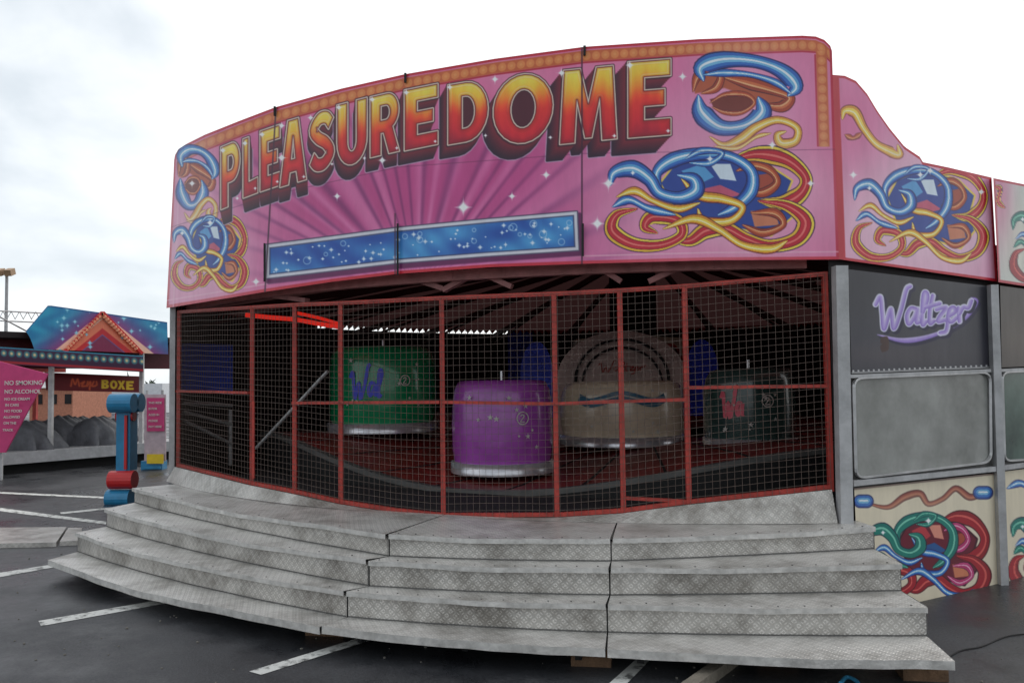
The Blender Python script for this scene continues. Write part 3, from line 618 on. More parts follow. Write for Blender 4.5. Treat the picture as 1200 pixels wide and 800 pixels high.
# ---------------------------------------------------------------- cars
def strokes_on(mb,c,R,S,u0,z0,w,h,hw,a_c):
    for s_ in S:
        C=catmull(s_,5); L=[];Q=[]
        for i,p in enumerate(C):
            q=C[min(i+1,len(C)-1)]-C[max(i-1,0)]; q=q*np.array([w,h]); q=q/(np.linalg.norm(q)+1e-9)
            P=np.array([u0+p[0]*w,z0-p[1]*h]); nrm=np.array([q[1],q[0]])
            L.append(P+nrm*hw);Q.append(P-nrm*hw)
        g=lambda P:(c[0]+R*math.sin(a_c+P[0]/R),c[1]-R*math.cos(a_c+P[0]/R),c[2]+P[1])
        for i in range(len(L)-1): mb.quad(g(L[i]),g(L[i+1]),g(Q[i+1]),g(Q[i]))
def car(px,dep,r,h,rgb,txt,tcol,zb=None,face=0.0,badge=True,banner=False):
    p=at_depth(px,450,dep); rr=math.hypot(p[0]-CX,p[1]-CY); ph=ang(p)
    z=zpl(rr,ph)+0.05 if zb is None else zb
    e=empty("waltzer_car"); c=(p[0],p[1],z)
    body=mat("car_gloss",rgb,0.25,0,0.2,5,coat=0.5)
    hf=lambda zz,t: zz if zz<h*0.45 else h*0.45+(zz-h*0.45)*(0.35+0.65*(0.5+0.5*math.tanh(2.2*(math.cos(t-face)+0.35))))
    mb=MB(); mb.revolve([(r*.96,.13),(r*1.0,.3),(r*1.01,h*.5),(r*.99,h*.8),(r*.96,h*.93),(r*.9,h),(r*.83,h*.98),(r*.8,h*.9),(r*.78,.5),(r*.75,.42)],c,56,hf=hf)
    mb.obj("tub_shell",body,e,True,True)
    mb=MB(); mb.revolve([(r*1.03,.0),(r*1.04,.14),(r*.95,.15)],c,56); mb.obj("chrome_skirt",M['chrome'],e,True,True)
    mb=MB(); mb.revolve([(0,.44),(r*.8,.44)],c,32); mb.revolve([(r*.5,.62),(r*.76,.66),(r*.77,h*.85)],c,32,face-1.7,face+1.7); mb.obj("seat_cushion",M['seat'],e,True,True)
    mb=MB(); mb.tubepath([(c[0]+r*.7*math.sin(face+t),c[1]-r*.7*math.cos(face+t),z+.85) for t in np.linspace(2.0,4.3,10)],0.025); 
    mb.tube((c[0],c[1],z+.44),(c[0],c[1],z+h+.12),0.02)
    mb.obj("lap_bar",M['chrome'],e)
    ac=-math.atan2(c[0],c[1])
    if txt:
        mb=MB(); strokes_on(mb,c,r*1.012+.006,txt,-r*.62,h*.72,r*1.1,h*.34,0.026,ac)
        mb.obj("painted_script",mat("script_paint",tcol,0.4,0,0.1),e)
    g=lambda u,zz,R_:(c[0]+R_*math.sin(ac+u/R_),c[1]-R_*math.cos(ac+u/R_),z+zz)
    if banner:
        mb=MB(); strokes_on(mb,c,r*1.02+.006,[[(0,.3),(.12,.5),(.25,.45),(.5,.2),(.75,.45),(.88,.5),(1,.3)]],-r*.72,h*.85,r*1.45,h*.35,0.07,ac)
        mb.obj("painted_ribbon",mat("ribbon_paint",(60,120,150),0.4,0,0.3),e)
        mb=MB(); strokes_on(mb,c,r*1.025+.010,[[(.15,.42),(.3,.36),(.5,.2),(.7,.36),(.85,.42)]],-r*.72,h*.85,r*1.45,h*.35,0.012,ac); mb.obj("ribbon_script",M['white'],e)
    mb=MB()
    if badge:
        R_=r*1.02+.008; u0_=r*.40
        for k in range(20):
            t0=k*math.tau/20;t1=(k+1)*math.tau/20
            mb.quad(g(u0_+.085*math.cos(t0),h*.6+.085*math.sin(t0),R_),g(u0_+.085*math.cos(t1),h*.6+.085*math.sin(t1),R_),g(u0_+.070*math.cos(t1),h*.6+.070*math.sin(t1),R_),g(u0_+.070*math.cos(t0),h*.6+.070*math.sin(t0),R_))
        strokes_on(mb,c,R_,[[(0,.2),(.4,0),(.8,.2),(.4,.6),(0,1),(.9,1)]],u0_-.03,h*.6+.045,.06,.09,.007,ac)
    for k in range(11):
        u_=random.uniform(-.7,.75)*r; z_=random.uniform(.22,.85)*h; s=random.uniform(.018,.045); R_=r*1.02+.008
        pts=[(math.cos(math.pi/2+j*math.pi/5)*(s if j%2==0 else s*.38),math.sin(math.pi/2+j*math.pi/5)*(s if j%2==0 else s*.38)) for j in range(10)]
        mb.poly([g(u_+a__,z_+b__,R_) for a__,b__ in pts])
    mb.obj("badge_and_stars",M['white'],e)
    return e
car(588,11.0,0.66,1.20,(178,86,190),None,(0,0,0))
car(449,13.2,0.84,1.32,(18,150,94),WZ[:3],(74,86,235))
car(877,11.6,0.62,1.10,(58,84,80),WZ[:2],(255,110,130),zb=1.17)
car(728,13.4,0.98,1.0,(240,222,195),None,(0,0,0),badge=False,banner=True)
booth=empty("pay_booth"); bc=at_depth(735,450,14.9); bc=(bc[0],bc[1],0.95)
mb=MB(); mb.revolve([(1.0,0),(1.0,1.9),(0,1.9)],bc,8,a0=math.pi/8,a1=math.pi/8+math.tau); mb.obj("booth_walls",M['cream'],booth)
mb=MB(); mc=MB()
for k in range(8):
    am=k*math.tau/8; ap=1.0*math.cos(math.pi/8)+.012; ctr=(bc[0]+ap*math.sin(am),bc[1]-ap*math.cos(am)); tx=(math.cos(am),math.sin(am))
    pts=[(-.3,.95)]+[( -.3*math.cos(t),1.4+.35*math.sin(t)) for t in np.linspace(0,math.pi,12)]+[(.3,.95)]
    mb.poly([(ctr[0]+tx[0]*a_,ctr[1]+tx[1]*a_,bc[2]+b_) for a_,b_ in pts])
    mc.path([(ctr[0]+tx[0]*a_*1.08,ctr[1]+tx[1]*a_*1.08,bc[2]+b_*1.01) for a_,b_ in pts],0.05)
mb.obj("arched_panels",mat("booth_panel",(120,108,104),0.4),booth); mc.obj("arch_trim",M['redsteel'],booth)
mb=MB(); q=at_depth(728,450,14.0)
def archpts(w,hh,n=26): return [(-w,0)]+[(-w*math.cos(t),hh*0.55+hh*.45*math.sin(t)) for t in np.linspace(0,math.pi,n)]+[(w,0)]
mb.poly([(q[0]+a_,q[1]-.1,1.2+b_) for a_,b_ in archpts(1.08,1.75)]); mb.obj("arched_backboard",mat("faded_board",(206,180,172),0.5,0,0.3,4),booth)
mb=MB(); mb.path([(q[0]+a_*.72,q[1]-.14,1.3+b_*.86) for a_,b_ in archpts(1.08,1.75)],0.05,0.04); mb.path([(q[0]+a_*.62,q[1]-.14,1.3+b_*.78) for a_,b_ in archpts(1.08,1.75)],0.02,0.04)
mb.obj("board_trim",M['dark'],booth)
mb=MB(); strokes_on(mb,(q[0],q[1]+1.0,0),1.2,WZ,-.40,2.42,.8,.17,.010,0); mb.obj("board_script",M['redsteel'],booth)
mb=MB()
for s_ in (-1,1): mb.poly([(q[0]+s_*(1.42)+a_,q[1]+.2,1.5+b_) for a_,b_ in archpts(.28,1.3)])
mb.obj("blue_side_boards",M['blue'],booth)
mb=MB(); mb.tube((CX,CY+1.5,0.9),(CX,CY+1.5,4.8),0.5,16); mb.obj("centre_column",M['dark'],ride)
mb=MB(); 
P=[at_depth(x,y,14.0) for x,y in ((212,402),(273,404),(273,462),(212,458))]; mb.poly(P); mb.obj("blue_backdrop",mat("bright_blue_sheet",(50,90,255),.5,0,.3,2),ride)
mb=MB()
for dz in (0,0.25,.5):
    mb.tube(at_depth(215,492-dz*40,12.4),at_depth(272,520-dz*90,13.0),0.025)
mb.tube(at_depth(270,480,13.0),at_depth(270,545,13.0),0.03)
mb.tube(at_depth(384,435,10.3),at_depth(300,525,11.2),0.022)
mb.obj("inner_handrail",M['alu'],ride)
# ---------------------------------------------------------------- fence
fence=empty("safety_fence")
pf=[207,293,343,397,517,650,728,805,972]
ft=interp([(200,366),(293,360),(343,357),(397,355),(517,349),(650,344),(728,340),(805,335),(975,320)])
fb=interp([(200,545),(293,568),(343,578),(397,590),(460,600),(517,606),(650,606),(728,601),(805,591),(975,573)])
RF=RR-0.09
xs=np.linspace(206,974,420); 
PT=np.array([hit_cyl(x,float(ft(x)),0,RF) for x in xs]); PBm=np.array([hit_cyl(x,float(fb(x)),0,RF) for x in xs])
pht=np.array([ang(p) for p in PT]); phb=np.array([ang(p) for p in PBm])
p0,p1=phb[0],phb[-1]
zt=lambda p: float(np.interp(p,pht,PT[:,2])); zb=lambda p: float(np.interp(p,phb,PBm[:,2]))
mb=MB(); nW=int((p1-p0)*RF/0.066)
for i in range(nW+1):
    p=p0+(p1-p0)*i/nW; mb.beam(cyl(p,zb(p),RF),cyl(p,zt(p),RF),0.0029)
PP=[p0+(p1-p0)*i/60 for i in range(61)]
for j in range(33):
    t=j/32; mb.path([cyl(p,zb(p)+(zt(p)-zb(p))*t+0.004*math.sin(p*40+j),RF+.003) for p in PP],0.0029)
mb.obj("wire_mesh",M['wire'],fence)
mb=MB()
for x in pf:
    p=ang(hit_cyl(x,470,0,RF)); mb.beam(cyl(p,zb(p)-.02,RF-.03),cyl(p,zt(p)+.02,RF-.03),0.045)
mb.path([cyl(p,zt(p),RF-.03) for p in PP],0.04); mb.path([cyl(p,zb(p)+.02,RF-.03) for p in PP],0.04)
xm=[(207,292,458,460),(344,516,472,471),(518,650,471,473),(651,727,473,470),(729,804,470,468),(806,972,454,452)]
for a_,b_,ya,yb in xm:
    mb.path([hit_cyl(a_+(b_-a_)*k/6,ya+(yb-ya)*k/6,-.03,RF) for k in range(7)],0.055,0.03)
mb.path([hit_cyl(728+(805-728)*k/4,583+k,-.03,RF) for k in range(5)],0.03)
mb.beam(hit_cyl(297,470,.0,RF),hit_cyl(297,560,.0,RF),0.03)
mb.obj("fence_frame",M['redsteel'],fence)
# ---------------------------------------------------------------- steps
steps=empty("entrance_steps")
ZL=[.22,.44,.66,.85]
PLN=[[(-5.16,9.31),(-1.53,6.69),(.656,6.06),(2.97,5.71)],
     [(-5.08,9.72),(-1.38,6.90),(.70,6.40),(3.05,6.22)],
     [(-4.93,10.1),(-1.22,7.02),(.75,6.63),(3.07,6.66)],
     [(-4.80,10.55),(-1.07,7.14),(.79,6.84),(3.10,7.2)]]
N_=28
def edge(l,s,n=N_,push=0.0,g=0.006):
    a_=np.array(PLN[l][s]);b_=np.array(PLN[l][s+1]); d=b_-a_; Ln=np.linalg.norm(d); d/=Ln; nn=np.array([d[1],-d[0]])
    a_=a_+d*g;b_=b_-d*g; bow=(0.13,0.05,0.03)[s]
    return [a_+(b_-a_)*t+nn*(bow*4*t*(1-t)+push+.003*math.sin(t*31+l*3+s)) for t in np.linspace(0,1,n+1)]
def sag(s,t,l):
    return (-.014*math.sin(math.pi*t)**2 +.004*math.sin(11*t+s*2+l*1.7)+.0015*math.sin(37*t+l*5))*(1.5 if s==0 else .7)
def fedge(s,n=N_):
    res=[]
    for q in edge(3,s,n):
        p=ang((q[0],q[1])); p=max(p,phiL+0.005); c=cyl(p,0,RF); res.append(np.array([c[0],c[1]]))
    return res
treads=MB(); risers=MB(); nose=MB(); grime=MB()
for s in range(3):
    for l in range(4):
        fr=edge(l,s,push=0.035); z=ZL[l]
        bk=edge(l+1,s,push=-0.01) if l<3 else fedge(s)
        acc=0; zz=[z+sag(s,i/N_,l) for i in range(N_+1)]
        for i in range(N_):
            L_=np.linalg.norm(fr[i+1]-fr[i]); w_=np.linalg.norm(bk[i]-fr[i])
            a_,b_,c_,d_=fr[i],fr[i+1],bk[i+1],bk[i]; za,zb2=zz[i],zz[i+1]
            uv=[(acc,0),(acc+L_,0),(acc+L_,w_),(acc,w_)]
            treads.quad((*a_,za),(*b_,zb2),(*c_,z),(*d_,z),uv)
            th=.04 if l else .06
            nose.quad((*a_,za-th),(*b_,zb2-th),(*b_,zb2),(*a_,za),[(acc,0),(acc+L_,0),(acc+L_,th),(acc,th)])
            treads.quad((*d_,z-th),(*c_,z-th),(*b_,zb2-th),(*a_,za-th))
            acc+=L_
        if l>0:
            rr_=edge(l,s,push=0.0); acc=0; r2_=edge(l,s,push=0.006)
            for i in range(N_):
                L_=np.linalg.norm(rr_[i+1]-rr_[i]); zb_=ZL[l-1]-.01
                risers.quad((*rr_[i],zb_),(*rr_[i+1],zb_),(*rr_[i+1],z-.03),(*rr_[i],z-.03),[(acc,0),(acc+L_,0),(acc+L_,.2),(acc,.2)]); acc+=L_
                grime.quad((*r2_[i],ZL[l-1]+.002),(*r2_[i+1],ZL[l-1]+.002),(*r2_[i+1],ZL[l-1]+.012),(*r2_[i],ZL[l-1]+.012))  # thin strips along each riser foot, standing for lines of dirt
treads.obj("treads",M['tread'],steps); risers.obj("risers",M['riser'],steps); grime.obj("grime_lines",M['dim'],steps)
nose.obj("nosings",mat("bright_nosing",(216,213,208),.32,.35,.35,9,.2,30),steps)  # paler than the plates: the edge highlight is put into the colour
mb=MB()
for s_,k in ((0,0),(2,3)):
    for l in range(3):
        a_=PLN[l][k];b_=PLN[l+1][k]
        mb.quad((*a_,ZL[l]-.06),(*b_,ZL[l]-.06),(*b_,ZL[l]-.001),(*a_,ZL[l]-.001))
        mb.quad((*b_,.1),(PLN[3][k][0],PLN[3][k][1]+.02,.1),(PLN[3][k][0],PLN[3][k][1]+.02,ZL[l+1]-.05),(*b_,ZL[l+1]-.05))
mb.obj("cheek_plates",M['steel_grey'],steps)
mb=MB()
for k in range(3):
    for t in (.1,.5,.9):
        a_=np.array(PLN[0][k])*(1-t)+np.array(PLN[0][k+1])*t; b_=np.array(PLN[3][k])*(1-t)+np.array(PLN[3][k+1])*t
        d=(b_-a_); a_=a_+d*.15; c_=b_+d/np.linalg.norm(d)*.35
        mb.beam((*a_,.10),(*b_,.2),.05,.06); mb.beam((*c_,0),(*c_,.78),.06)
mb.obj("underframe",M['black'],steps)
mb=MB()
for k in (1,2):
    for l in range(4):
        a_=PLN[l][k]
        if l<3: b_=PLN[l+1][k]; mb.quad((a_[0]-.012,a_[1]-.02,ZL[l]-.012),(a_[0]+.012,a_[1]-.02,ZL[l]-.012),(b_[0]+.012,b_[1],ZL[l]-.012),(b_[0]-.012,b_[1],ZL[l]-.012)); mb.box((b_[0],b_[1]+.012,(ZL[l]+ZL[l+1])/2-.03),(.03,.01,.22))
mb.obj("seam_strips",M['black'],steps)
mb=MB()
for s in range(3):
    for l in range(1,4):
        fr=edge(l,s,n=24,push=0.0)
        for i,q in list(enumerate(fr))[1:-1:2]: mb.box((q[0],q[1]+.02,ZL[l]+sag(s,i/24,l)+.002),(.012,.012,.006))
mb.obj("bolts",M['dim'],steps)
mb=MB(); K=60; acc=0
for i in range(K):
    a_=p0+(p1-p0)*i/K;b_=p0+(p1-p0)*(i+1)/K; L_=(b_-a_)*RF
    mb.quad(cyl(a_,.852,RF+.12),cyl(b_,.852,RF+.12),cyl(b_,zb(b_),RF+.015),cyl(a_,zb(a_),RF+.015),[(acc,0),(acc+L_,0),(acc+L_,.25),(acc,.25)]); acc+=L_
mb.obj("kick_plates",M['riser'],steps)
mb=MB(); PS=[phiL+(phiR-phiL)*i/20 for i in range(21)]
for a_,b_ in zip(PS[:-1],PS[1:]): mb.quad(cyl(a_,0,8.5),cyl(b_,0,8.5),cyl(b_,.83,8.5),cyl(a_,.83,8.5))
mb.obj("under_skirt",M['black'],ride)
for (x,y,w,h,d,m) in ((382,745,.34,.12,.2,'wood'),(695,781,.30,.13,.2,'wood'),(914,780,.30,.10,.2,'wood'),(1088,798,.30,.12,.2,'wood'),(180,697,.2,.08,.2,'wood')):
    q=hit_z(x,y); mb=MB(); mb.box((q[0],q[1]+d/2,h/2),(w,d,h),-.15); o=mb.obj("timber_packing_block",M[m])
    bv=o.modifiers.new("b",'BEVEL'); bv.width=0.01
# ================================================================= GROUND
def asphalt():
    m=bpy.data.materials.new("asphalt"); m.use_nodes=True; nt=m.node_tree; b=nt.nodes["Principled BSDF"]
    tc=nt.nodes.new("ShaderNodeTexCoord")
    def noise(s,d=6,r=.6):
        n=nt.nodes.new("ShaderNodeTexNoise"); n.inputs["Scale"].default_value=s; n.inputs["Detail"].default_value=d; n.inputs["Roughness"].default_value=r
        nt.links.new(tc.outputs["Object"],n.inputs["Vector"]); return n
    big=noise(.45,8,.7); fine=noise(45,3,.85)
    rp=nt.nodes.new("ShaderNodeValToRGB"); e=rp.color_ramp.elements
    e[0].position=.38; e[0].color=(.018,.019,.022,1); e[1].position=.66; e[1].color=(.054,.055,.059,1)
    nt.links.new(big.outputs["Fac"],rp.inputs["Fac"])
    mr=nt.nodes.new("ShaderNodeMapRange"); mr.inputs["From Min"].default_value=.3; mr.inputs["From Max"].default_value=.75; mr.inputs["To Min"].default_value=.45; mr.inputs["To Max"].default_value=1.9
    nt.links.new(fine.outputs["Fac"],mr.inputs["Value"])
    vm=nt.nodes.new("ShaderNodeVectorMath"); vm.operation='SCALE'; nt.links.new(rp.outputs["Color"],vm.inputs[0]); nt.links.new(mr.outputs["Result"],vm.inputs["Scale"])
    nt.links.new(vm.outputs[0],b.inputs["Base Color"])
    m2=nt.nodes.new("ShaderNodeMapRange"); m2.inputs["From Min"].default_value=.40; m2.inputs["From Max"].default_value=.60; m2.inputs["To Min"].default_value=.22; m2.inputs["To Max"].default_value=.65
    nt.links.new(big.outputs["Fac"],m2.inputs["Value"]); nt.links.new(m2.outputs["Result"],b.inputs["Roughness"])
    bp=nt.nodes.new("ShaderNodeBump"); bp.inputs["Strength"].default_value=.5; bp.inputs["Distance"].default_value=.006
    nt.links.new(fine.outputs["Fac"],bp.inputs["Height"]); nt.links.new(bp.outputs["Normal"],b.inputs["Normal"])
    return m
mb=MB(); mb.quad((-600,-300,0),(600,-300,0),(600,900,0),(-600,900,0)); mb.obj("ground",asphalt())
wp=mat("worn_white_paint",(215,215,210),0.6,0,0,9,dirt=(100,100,98))
for n_ in wp.node_tree.nodes:
    if n_.type=='VALTORGB': n_.color_ramp.elements[0].position=.36; n_.color_ramp.elements[1].position=.5
mb=MB()
for q in ([(45,727),(200,700),(208,704),(48,733)],[(292,786),(440,741),(452,744),(306,790)],[(-40,677),(60,661),(64,664),(-40,683)],[(-20,592),(125,611),(124,614),(-20,596)],[(-20,575),(150,583),(150,585),(-20,577)],[(680,830),(752,766),(768,766),(706,830)],[(70,600),(130,594),(130,596),(72,602)]):
    mb.poly([tuple(hit_z(x,y,.004)) for x,y in q])
mb.obj("parking_line",wp)
mb=MB(); a_=hit_z(815,802,.04);b_=hit_z(862,768,.04); b_=b_+(b_-a_)*.6; a_=a_-(b_-a_)*.3; mb.beam(a_,b_,.10,.08); mb.obj("timber_beam",mat("weathered_timber",(128,120,108),.85,0,.35,10,.4))
mb=MB()
for PTS in (((1215,741),(1180,745),(1150,757),(1125,762),(1100,776)),):
    C=catmull([hit_z(x,y,.008) for x,y in PTS],6); mb.tubepath([tuple(c) for c in C],.006)
mb.obj("power_cable",M['black'])
mb=MB(); C=catmull([hit_z(x,y,.015) for x,y in ((985,800),(992,793),(1003,797),(1010,806))],6); mb.tubepath([tuple(c) for c in C],.014); mb.obj("blue_rope",mat("blue_nylon",(60,150,190),.6))
mb=MB()
for q in ([(-30,618),(78,617),(66,635),(-30,637)],[(80,618),(96,618),(95,633),(70,634)]):
    P=[hit_z(x,y,.06) for x,y in q]; Pb=[(p[0],p[1],.0) for p in P]
    mb.box8([Pb[0],Pb[1],Pb[2],Pb[3],tuple(P[0]),tuple(P[1]),tuple(P[2]),tuple(P[3])])
mb.obj("metal_ramp_plate",M['riser'])
mb=MB(); q=hit_z(181,697); mb.box((q[0],q[1],.03),(.12,.08,.06)); mb.obj("green_chock",mat("green_plastic",(20,90,60),.5))
mb=MB()
for k in range(420):
    x=random.uniform(-7,4); y=random.uniform(4.2,14); s=random.uniform(.005,.016); mb.box((x,y,s/3),(s,s*1.3,s*.6),random.random()*3)
mb.obj("grit",mat("light_grit",(120,116,108),.9))
# ================================================================= DODGEM RIDE at left
dod=empty("dodgem_ride")
DA=(-12.6,20.0); DB=(-9.6,24.2); hd=hit_plane(DA,DB)
cd_=Canvas(300,150,(30,40),(196,197),interp([(20,400),(56,358),(60,358),(200,378)]),interp([(20,408),(200,415)])); X,Y=cd_.X,cd_.Y
cd_.fill((24,130,180)); nz=np.sin(X*.18+np.sin(Y*.22)*2)*.5+.5; cd_.mix(nz*.5,(50,190,215))
a_=np.abs(X-120)/1.25+0; v=(Y-366)-a_*1.0
cd_.mix(np.exp(-((v-8)/26)**2)*.95,(150,50,120)); cd_.mix(aa(np.abs(v-14)-11,2),(236,130,96)); cd_.mix(aa(np.abs(v-4)-4,1.5),(244,200,175)); cd_.mix(aa(np.abs(v-22)-3.5,1.5),(200,40,50)); cd_.mix(aa(-(v-27),2),(130,40,80))
for k in range(26):
    star(cd_,random.uniform(60,195),random.uniform(362,410),random.uniform(3,8),(150,220,240),.8)
cd_.mix(aa(Y-cd_.T-1.5),(20,90,150)); 
build_panel("dodgem_fascia",cd_,hd,dod,.15)
cd2=Canvas(260,30,(-40,-40),(168,168),interp([(-40,404),(170,417)]),interp([(-40,424),(170,436)])); cd2.fill((60,30,60))
ph=((cd2.X)/9.0)%1; bb=np.hypot((ph-.5)*9,(cd2.V-.35)*18); cd2.mix(aa(bb-3.6,1.4),(60,120,130)); cd2.mix(aa(bb-1.6,1.4),(220,200,150)); cd2.mix(aa(np.abs(cd2.V-.88)-.07,.08),(170,40,50)); cd2.mix(aa(cd2.V-.06,.08),(60,160,190))
build_panel("light_valance",cd2,hd,dod,.2,.25)
mb=MB()
for t in np.linspace(0,1,14):
    for s_ in (-1,1):
        q=hd(120+s_*40*t,368+40*t,.06); mb.tube(q,q-np.array([0.0,.06,0]),.05,8)
mb.obj("chevron_bulbs",mat("bulb_caps",(250,170,130),.3),dod)
mb=MB(); mb.path([hd(76,412,.05),hd(120,366,.05),hd(166,414,.05)],.10,.08); mb.obj("chevron_frame",M['redgloss'],dod)
cs_=Canvas(150,36,(52,54),(168,168),interp([(50,436),(170,441)]),interp([(50,457),(170,460)])); cs_.fill((104,22,30)); glow(cs_,110,448,50,12,(130,34,40),.7)
GL['B']=[[(0,0)]+arc(.55,.26,.4,.26,-90,80)+arc(.58,.74,.42,.26,-80,90)+[(0,1)],[(.36,.18)]+arc(.5,.27,.12,.09,-90,90)+[(.36,.36)],[(.36,.62)]+arc(.5,.72,.13,.1,-90,90)+[(.36,.82)]]
GL['X']=[[(0,0),(.34,0),(.5,.32),(.66,0),(1,0),(.68,.5),(1,1),(.66,1),(.5,.68),(.34,1),(0,1),(.32,.5)]]
for ch,x0 in (('B',119),('O',129),('X',138),('E',148)):
    L=[[(x0+a__*8.5,445+b__*10+.05*(x0-119)) for a__,b__ in l] for l in GL[ch]]; polyfill(cs_,L,(240,205,60),.8,.2)
for s_ in ([(83,452),(85,444),(88,450),(91,444),(93,452)],[(95,449),(99,447),(96,452),(100,452)],[(103,447),(102,452),(106,447),(105,456)],[(110,447),(108,452),(113,451),(113,447)]):
    ribbon(cs_,s_,1.1,[(-1,(205,80,50)),(1,(225,110,60))],False)
build_panel("sign_header",cs_,hd,dod,.1,-.6)
mb=MB()
for px,off in ((-15,0),(60,-.4),(166,-.2)):
    q=hd(px,450,off); mb.beam((q[0],q[1],.0),(q[0],q[1],3.3),.10)
for zt_ in (0,.25):
    mb.tube(hd(-40,374,-.8)+np.array([0,0,zt_]),hd(56,376,-.8)+np.array([0,0,zt_-.05]),.018)
for k in range(10):
    a_=hd(-40+k*9.6,374,-.8); b_=hd(-35+k*9.6,374,-.8)+np.array([0,0,.2]); mb.tube(a_,b_,.009); mb.tube(b_,hd(-30+k*9.6,374.5,-.8),.009)
mb.tube(hd(-10,366,-.6),hd(50,398,-.6),.02)
mb.obj("posts_and_truss",M['alu'],dod)
DAv=np.array([*DA,0]);DBv=np.array([*DB,0]); tdir=(DBv-DAv)/np.linalg.norm(DBv-DAv); nin=np.array([-tdir[1],tdir[0],0])
nin=np.array([-abs(nin[0]),abs(nin[1]),0])
S0=DAv-tdir*6; S1=DBv+tdir*0.3
def dbox(mb,a_,b_,d0,d1,z0,z1):
    p=[a_+nin*d0,a_+nin*d1,b_+nin*d1,b_+nin*d0]; mb.box8([(q[0],q[1],z0) for q in p]+[(q[0],q[1],z1) for q in p])
mb=MB(); dbox(mb,S0,S1,.2,8,3.35,3.5); mb.obj("dodgem_roof",M['dark'],dod)
mb=MB(); dbox(mb,S0,S1,.7,.9,2.6,3.34); mb.obj("header_board",mat("maroon_board",(84,24,36),.6),dod)
mb=MB(); dbox(mb,S0,S1,-.2,8,.40,.50); mb.obj("deck",M['steel_grey'],dod)
mb=MB(); dbox(mb,S0,S1,-.26,-.2,.25,.53); mb.obj("deck_edge",mat("grey_white_trim",(176,178,180),.5),dod)
mb=MB(); dbox(mb,S0,S1,.0,7.8,0,.4); mb.obj("deck_skirt",M['black'],dod)
mb=MB()
for k in range(6):
    q=S0+(S1-S0)*(k+.5)/6+nin*7.6; mb.beam((q[0],q[1],.5),(q[0],q[1],3.35),.12)
dbox(mb,S0,S1,7.5,7.6,.5,.9); dbox(mb,S0,S1,7.5,7.6,2.6,3.3)
mb.obj("rear_posts",M['redsteel'],dod)
for k,(px,sc_) in enumerate(((20,1.0),(58,1.1),(100,1.05),(124,.9),(78,1.0))):
    q=hd(px,520,-(1.4+.7*(k%2)+ (1.3 if k==4 else 0))); mb=MB()
    nu,nv=64,20; W_,Hh_=.85*sc_,.60*sc_
    g={}
    for i in range(nu+1):
        for j in range(nv+1):
            a__=i/nu*math.tau; t=j/nv
            rr2=W_*(1.08-.22*t)*(1-t**5)**.5 if t<1 else 0
            wob=1+(.10*math.sin(a__*11+k)+.06*math.sin(a__*19+k*2))*(1-t)**1.2
            x_=math.copysign(abs(math.cos(a__))**.7,math.cos(a__))*rr2*wob*1.25; y_=math.copysign(abs(math.sin(a__))**.7,math.sin(a__))*rr2*wob*.8
            z_=.5+Hh_*t*(1+.30*math.exp(-((x_-.35)/.3)**2)-.14*math.exp(-((x_+.3)/.3)**2))+.02*math.sin(a__*9+t*9)*t
            g[i,j]=(q[0]+x_,q[1]+y_,z_)
    for i in range(nu):
        for j in range(nv): mb.quad(g[i,j],g[i+1,j],g[i+1,j+1],g[i,j+1])
    o=mb.obj("tarpaulin_covered_dodgem_car",M['tarp'],None,True,True)
hs=lambda x,y,off=0: at_depth(x,y,19.0-off)
sg=empty("rules_sign")
tri=[(-14,420),(56,438),(6,530),(-8,530)]
mb=MB(); P=[hs(x,y) for x,y in tri]; Pb=[p+np.array([0,.05,0]) for p in P]; mb.box8([tuple(p) for p in Pb]+[tuple(p) for p in P]); mb.obj("sign_board",M['pinksign'],sg)
mb=MB(); q=at_depth(2,500,19.1); mb.beam((q[0],q[1],0),(q[0],q[1],2.6),.06); mb.obj("sign_post",M['steel_grey'],sg)
def text(body,x,y,dep,hpx,m,parent,bold=.012,font_rot=0.0):
    cu=bpy.data.curves.new("lettering",'FONT'); cu.body=body; cu.size=hpx*dep/F*1.35; cu.extrude=.004; cu.offset=bold*cu.size
    o=bpy.data.objects.new("lettering",cu); sc.collection.objects.link(o); cu.materials.append(m)
    o.location=at_depth(x,y,dep); o.rotation_euler=(math.pi/2,0,font_rot); o.parent=parent; return o
for body,x,y,h in (("NO SMOKING",5,451,5.2),("NO ALCOHOL",5,461,4.8),("NO ICE CREAM",5,469,3.2),("IN CARS",6,476,3.2),("NO FOOD",5,483,3.2),("ALLOWED",4,490,3.0),("ON THE",4,497,3.0),("TRACK",3,505,2.8)):
    text(body,x,y,18.93,h,M['white'],sg)
col=empty("scroll_column"); q=hit_z(148,588); cx_,cy_=q[0],q[1]; dep=q[1]; u=dep/F
zf=lambda y: H-(y-450.5)*u
mb=MB(); mr2=MB()
mb.box((cx_,cy_,(zf(482)+zf(550))/2),(16*u,.3,zf(482)-zf(550)))
mb.tube((cx_-13*u,cy_-.2,zf(472)),(cx_+14*u,cy_-.2,zf(472)),11*u,18); mb.tube((cx_-13*u,cy_+.1,zf(472)),(cx_+14*u,cy_+.1,zf(472)),11*u,18)
mb.tube((cx_-17*u,cy_-.15,zf(581)),(cx_+10*u,cy_-.15,zf(581)),10*u,18)
mr2.tube((cx_-14*u,cy_-.15,zf(560)),(cx_+14*u,cy_-.15,zf(560)),10.5*u,18); mr2.box((cx_+4*u,cy_-.17,(zf(486)+zf(548))/2),(3*u,.05,zf(486)-zf(548)))
mr2.tube((cx_-10*u,cy_-.05,zf(487)),(cx_+10*u,cy_-.05,zf(487)),6*u,18); 
o=mb.obj("blue_scrolls",M['bluetrim'],col,False); b_=o.modifiers.new("b",'BEVEL'); b_.width=.02; b_.segments=2; o=mr2.obj("red_scrolls",M['redgloss'],col,False); 
nb=empty("notice_board"); mb=MB(); dd=21.0
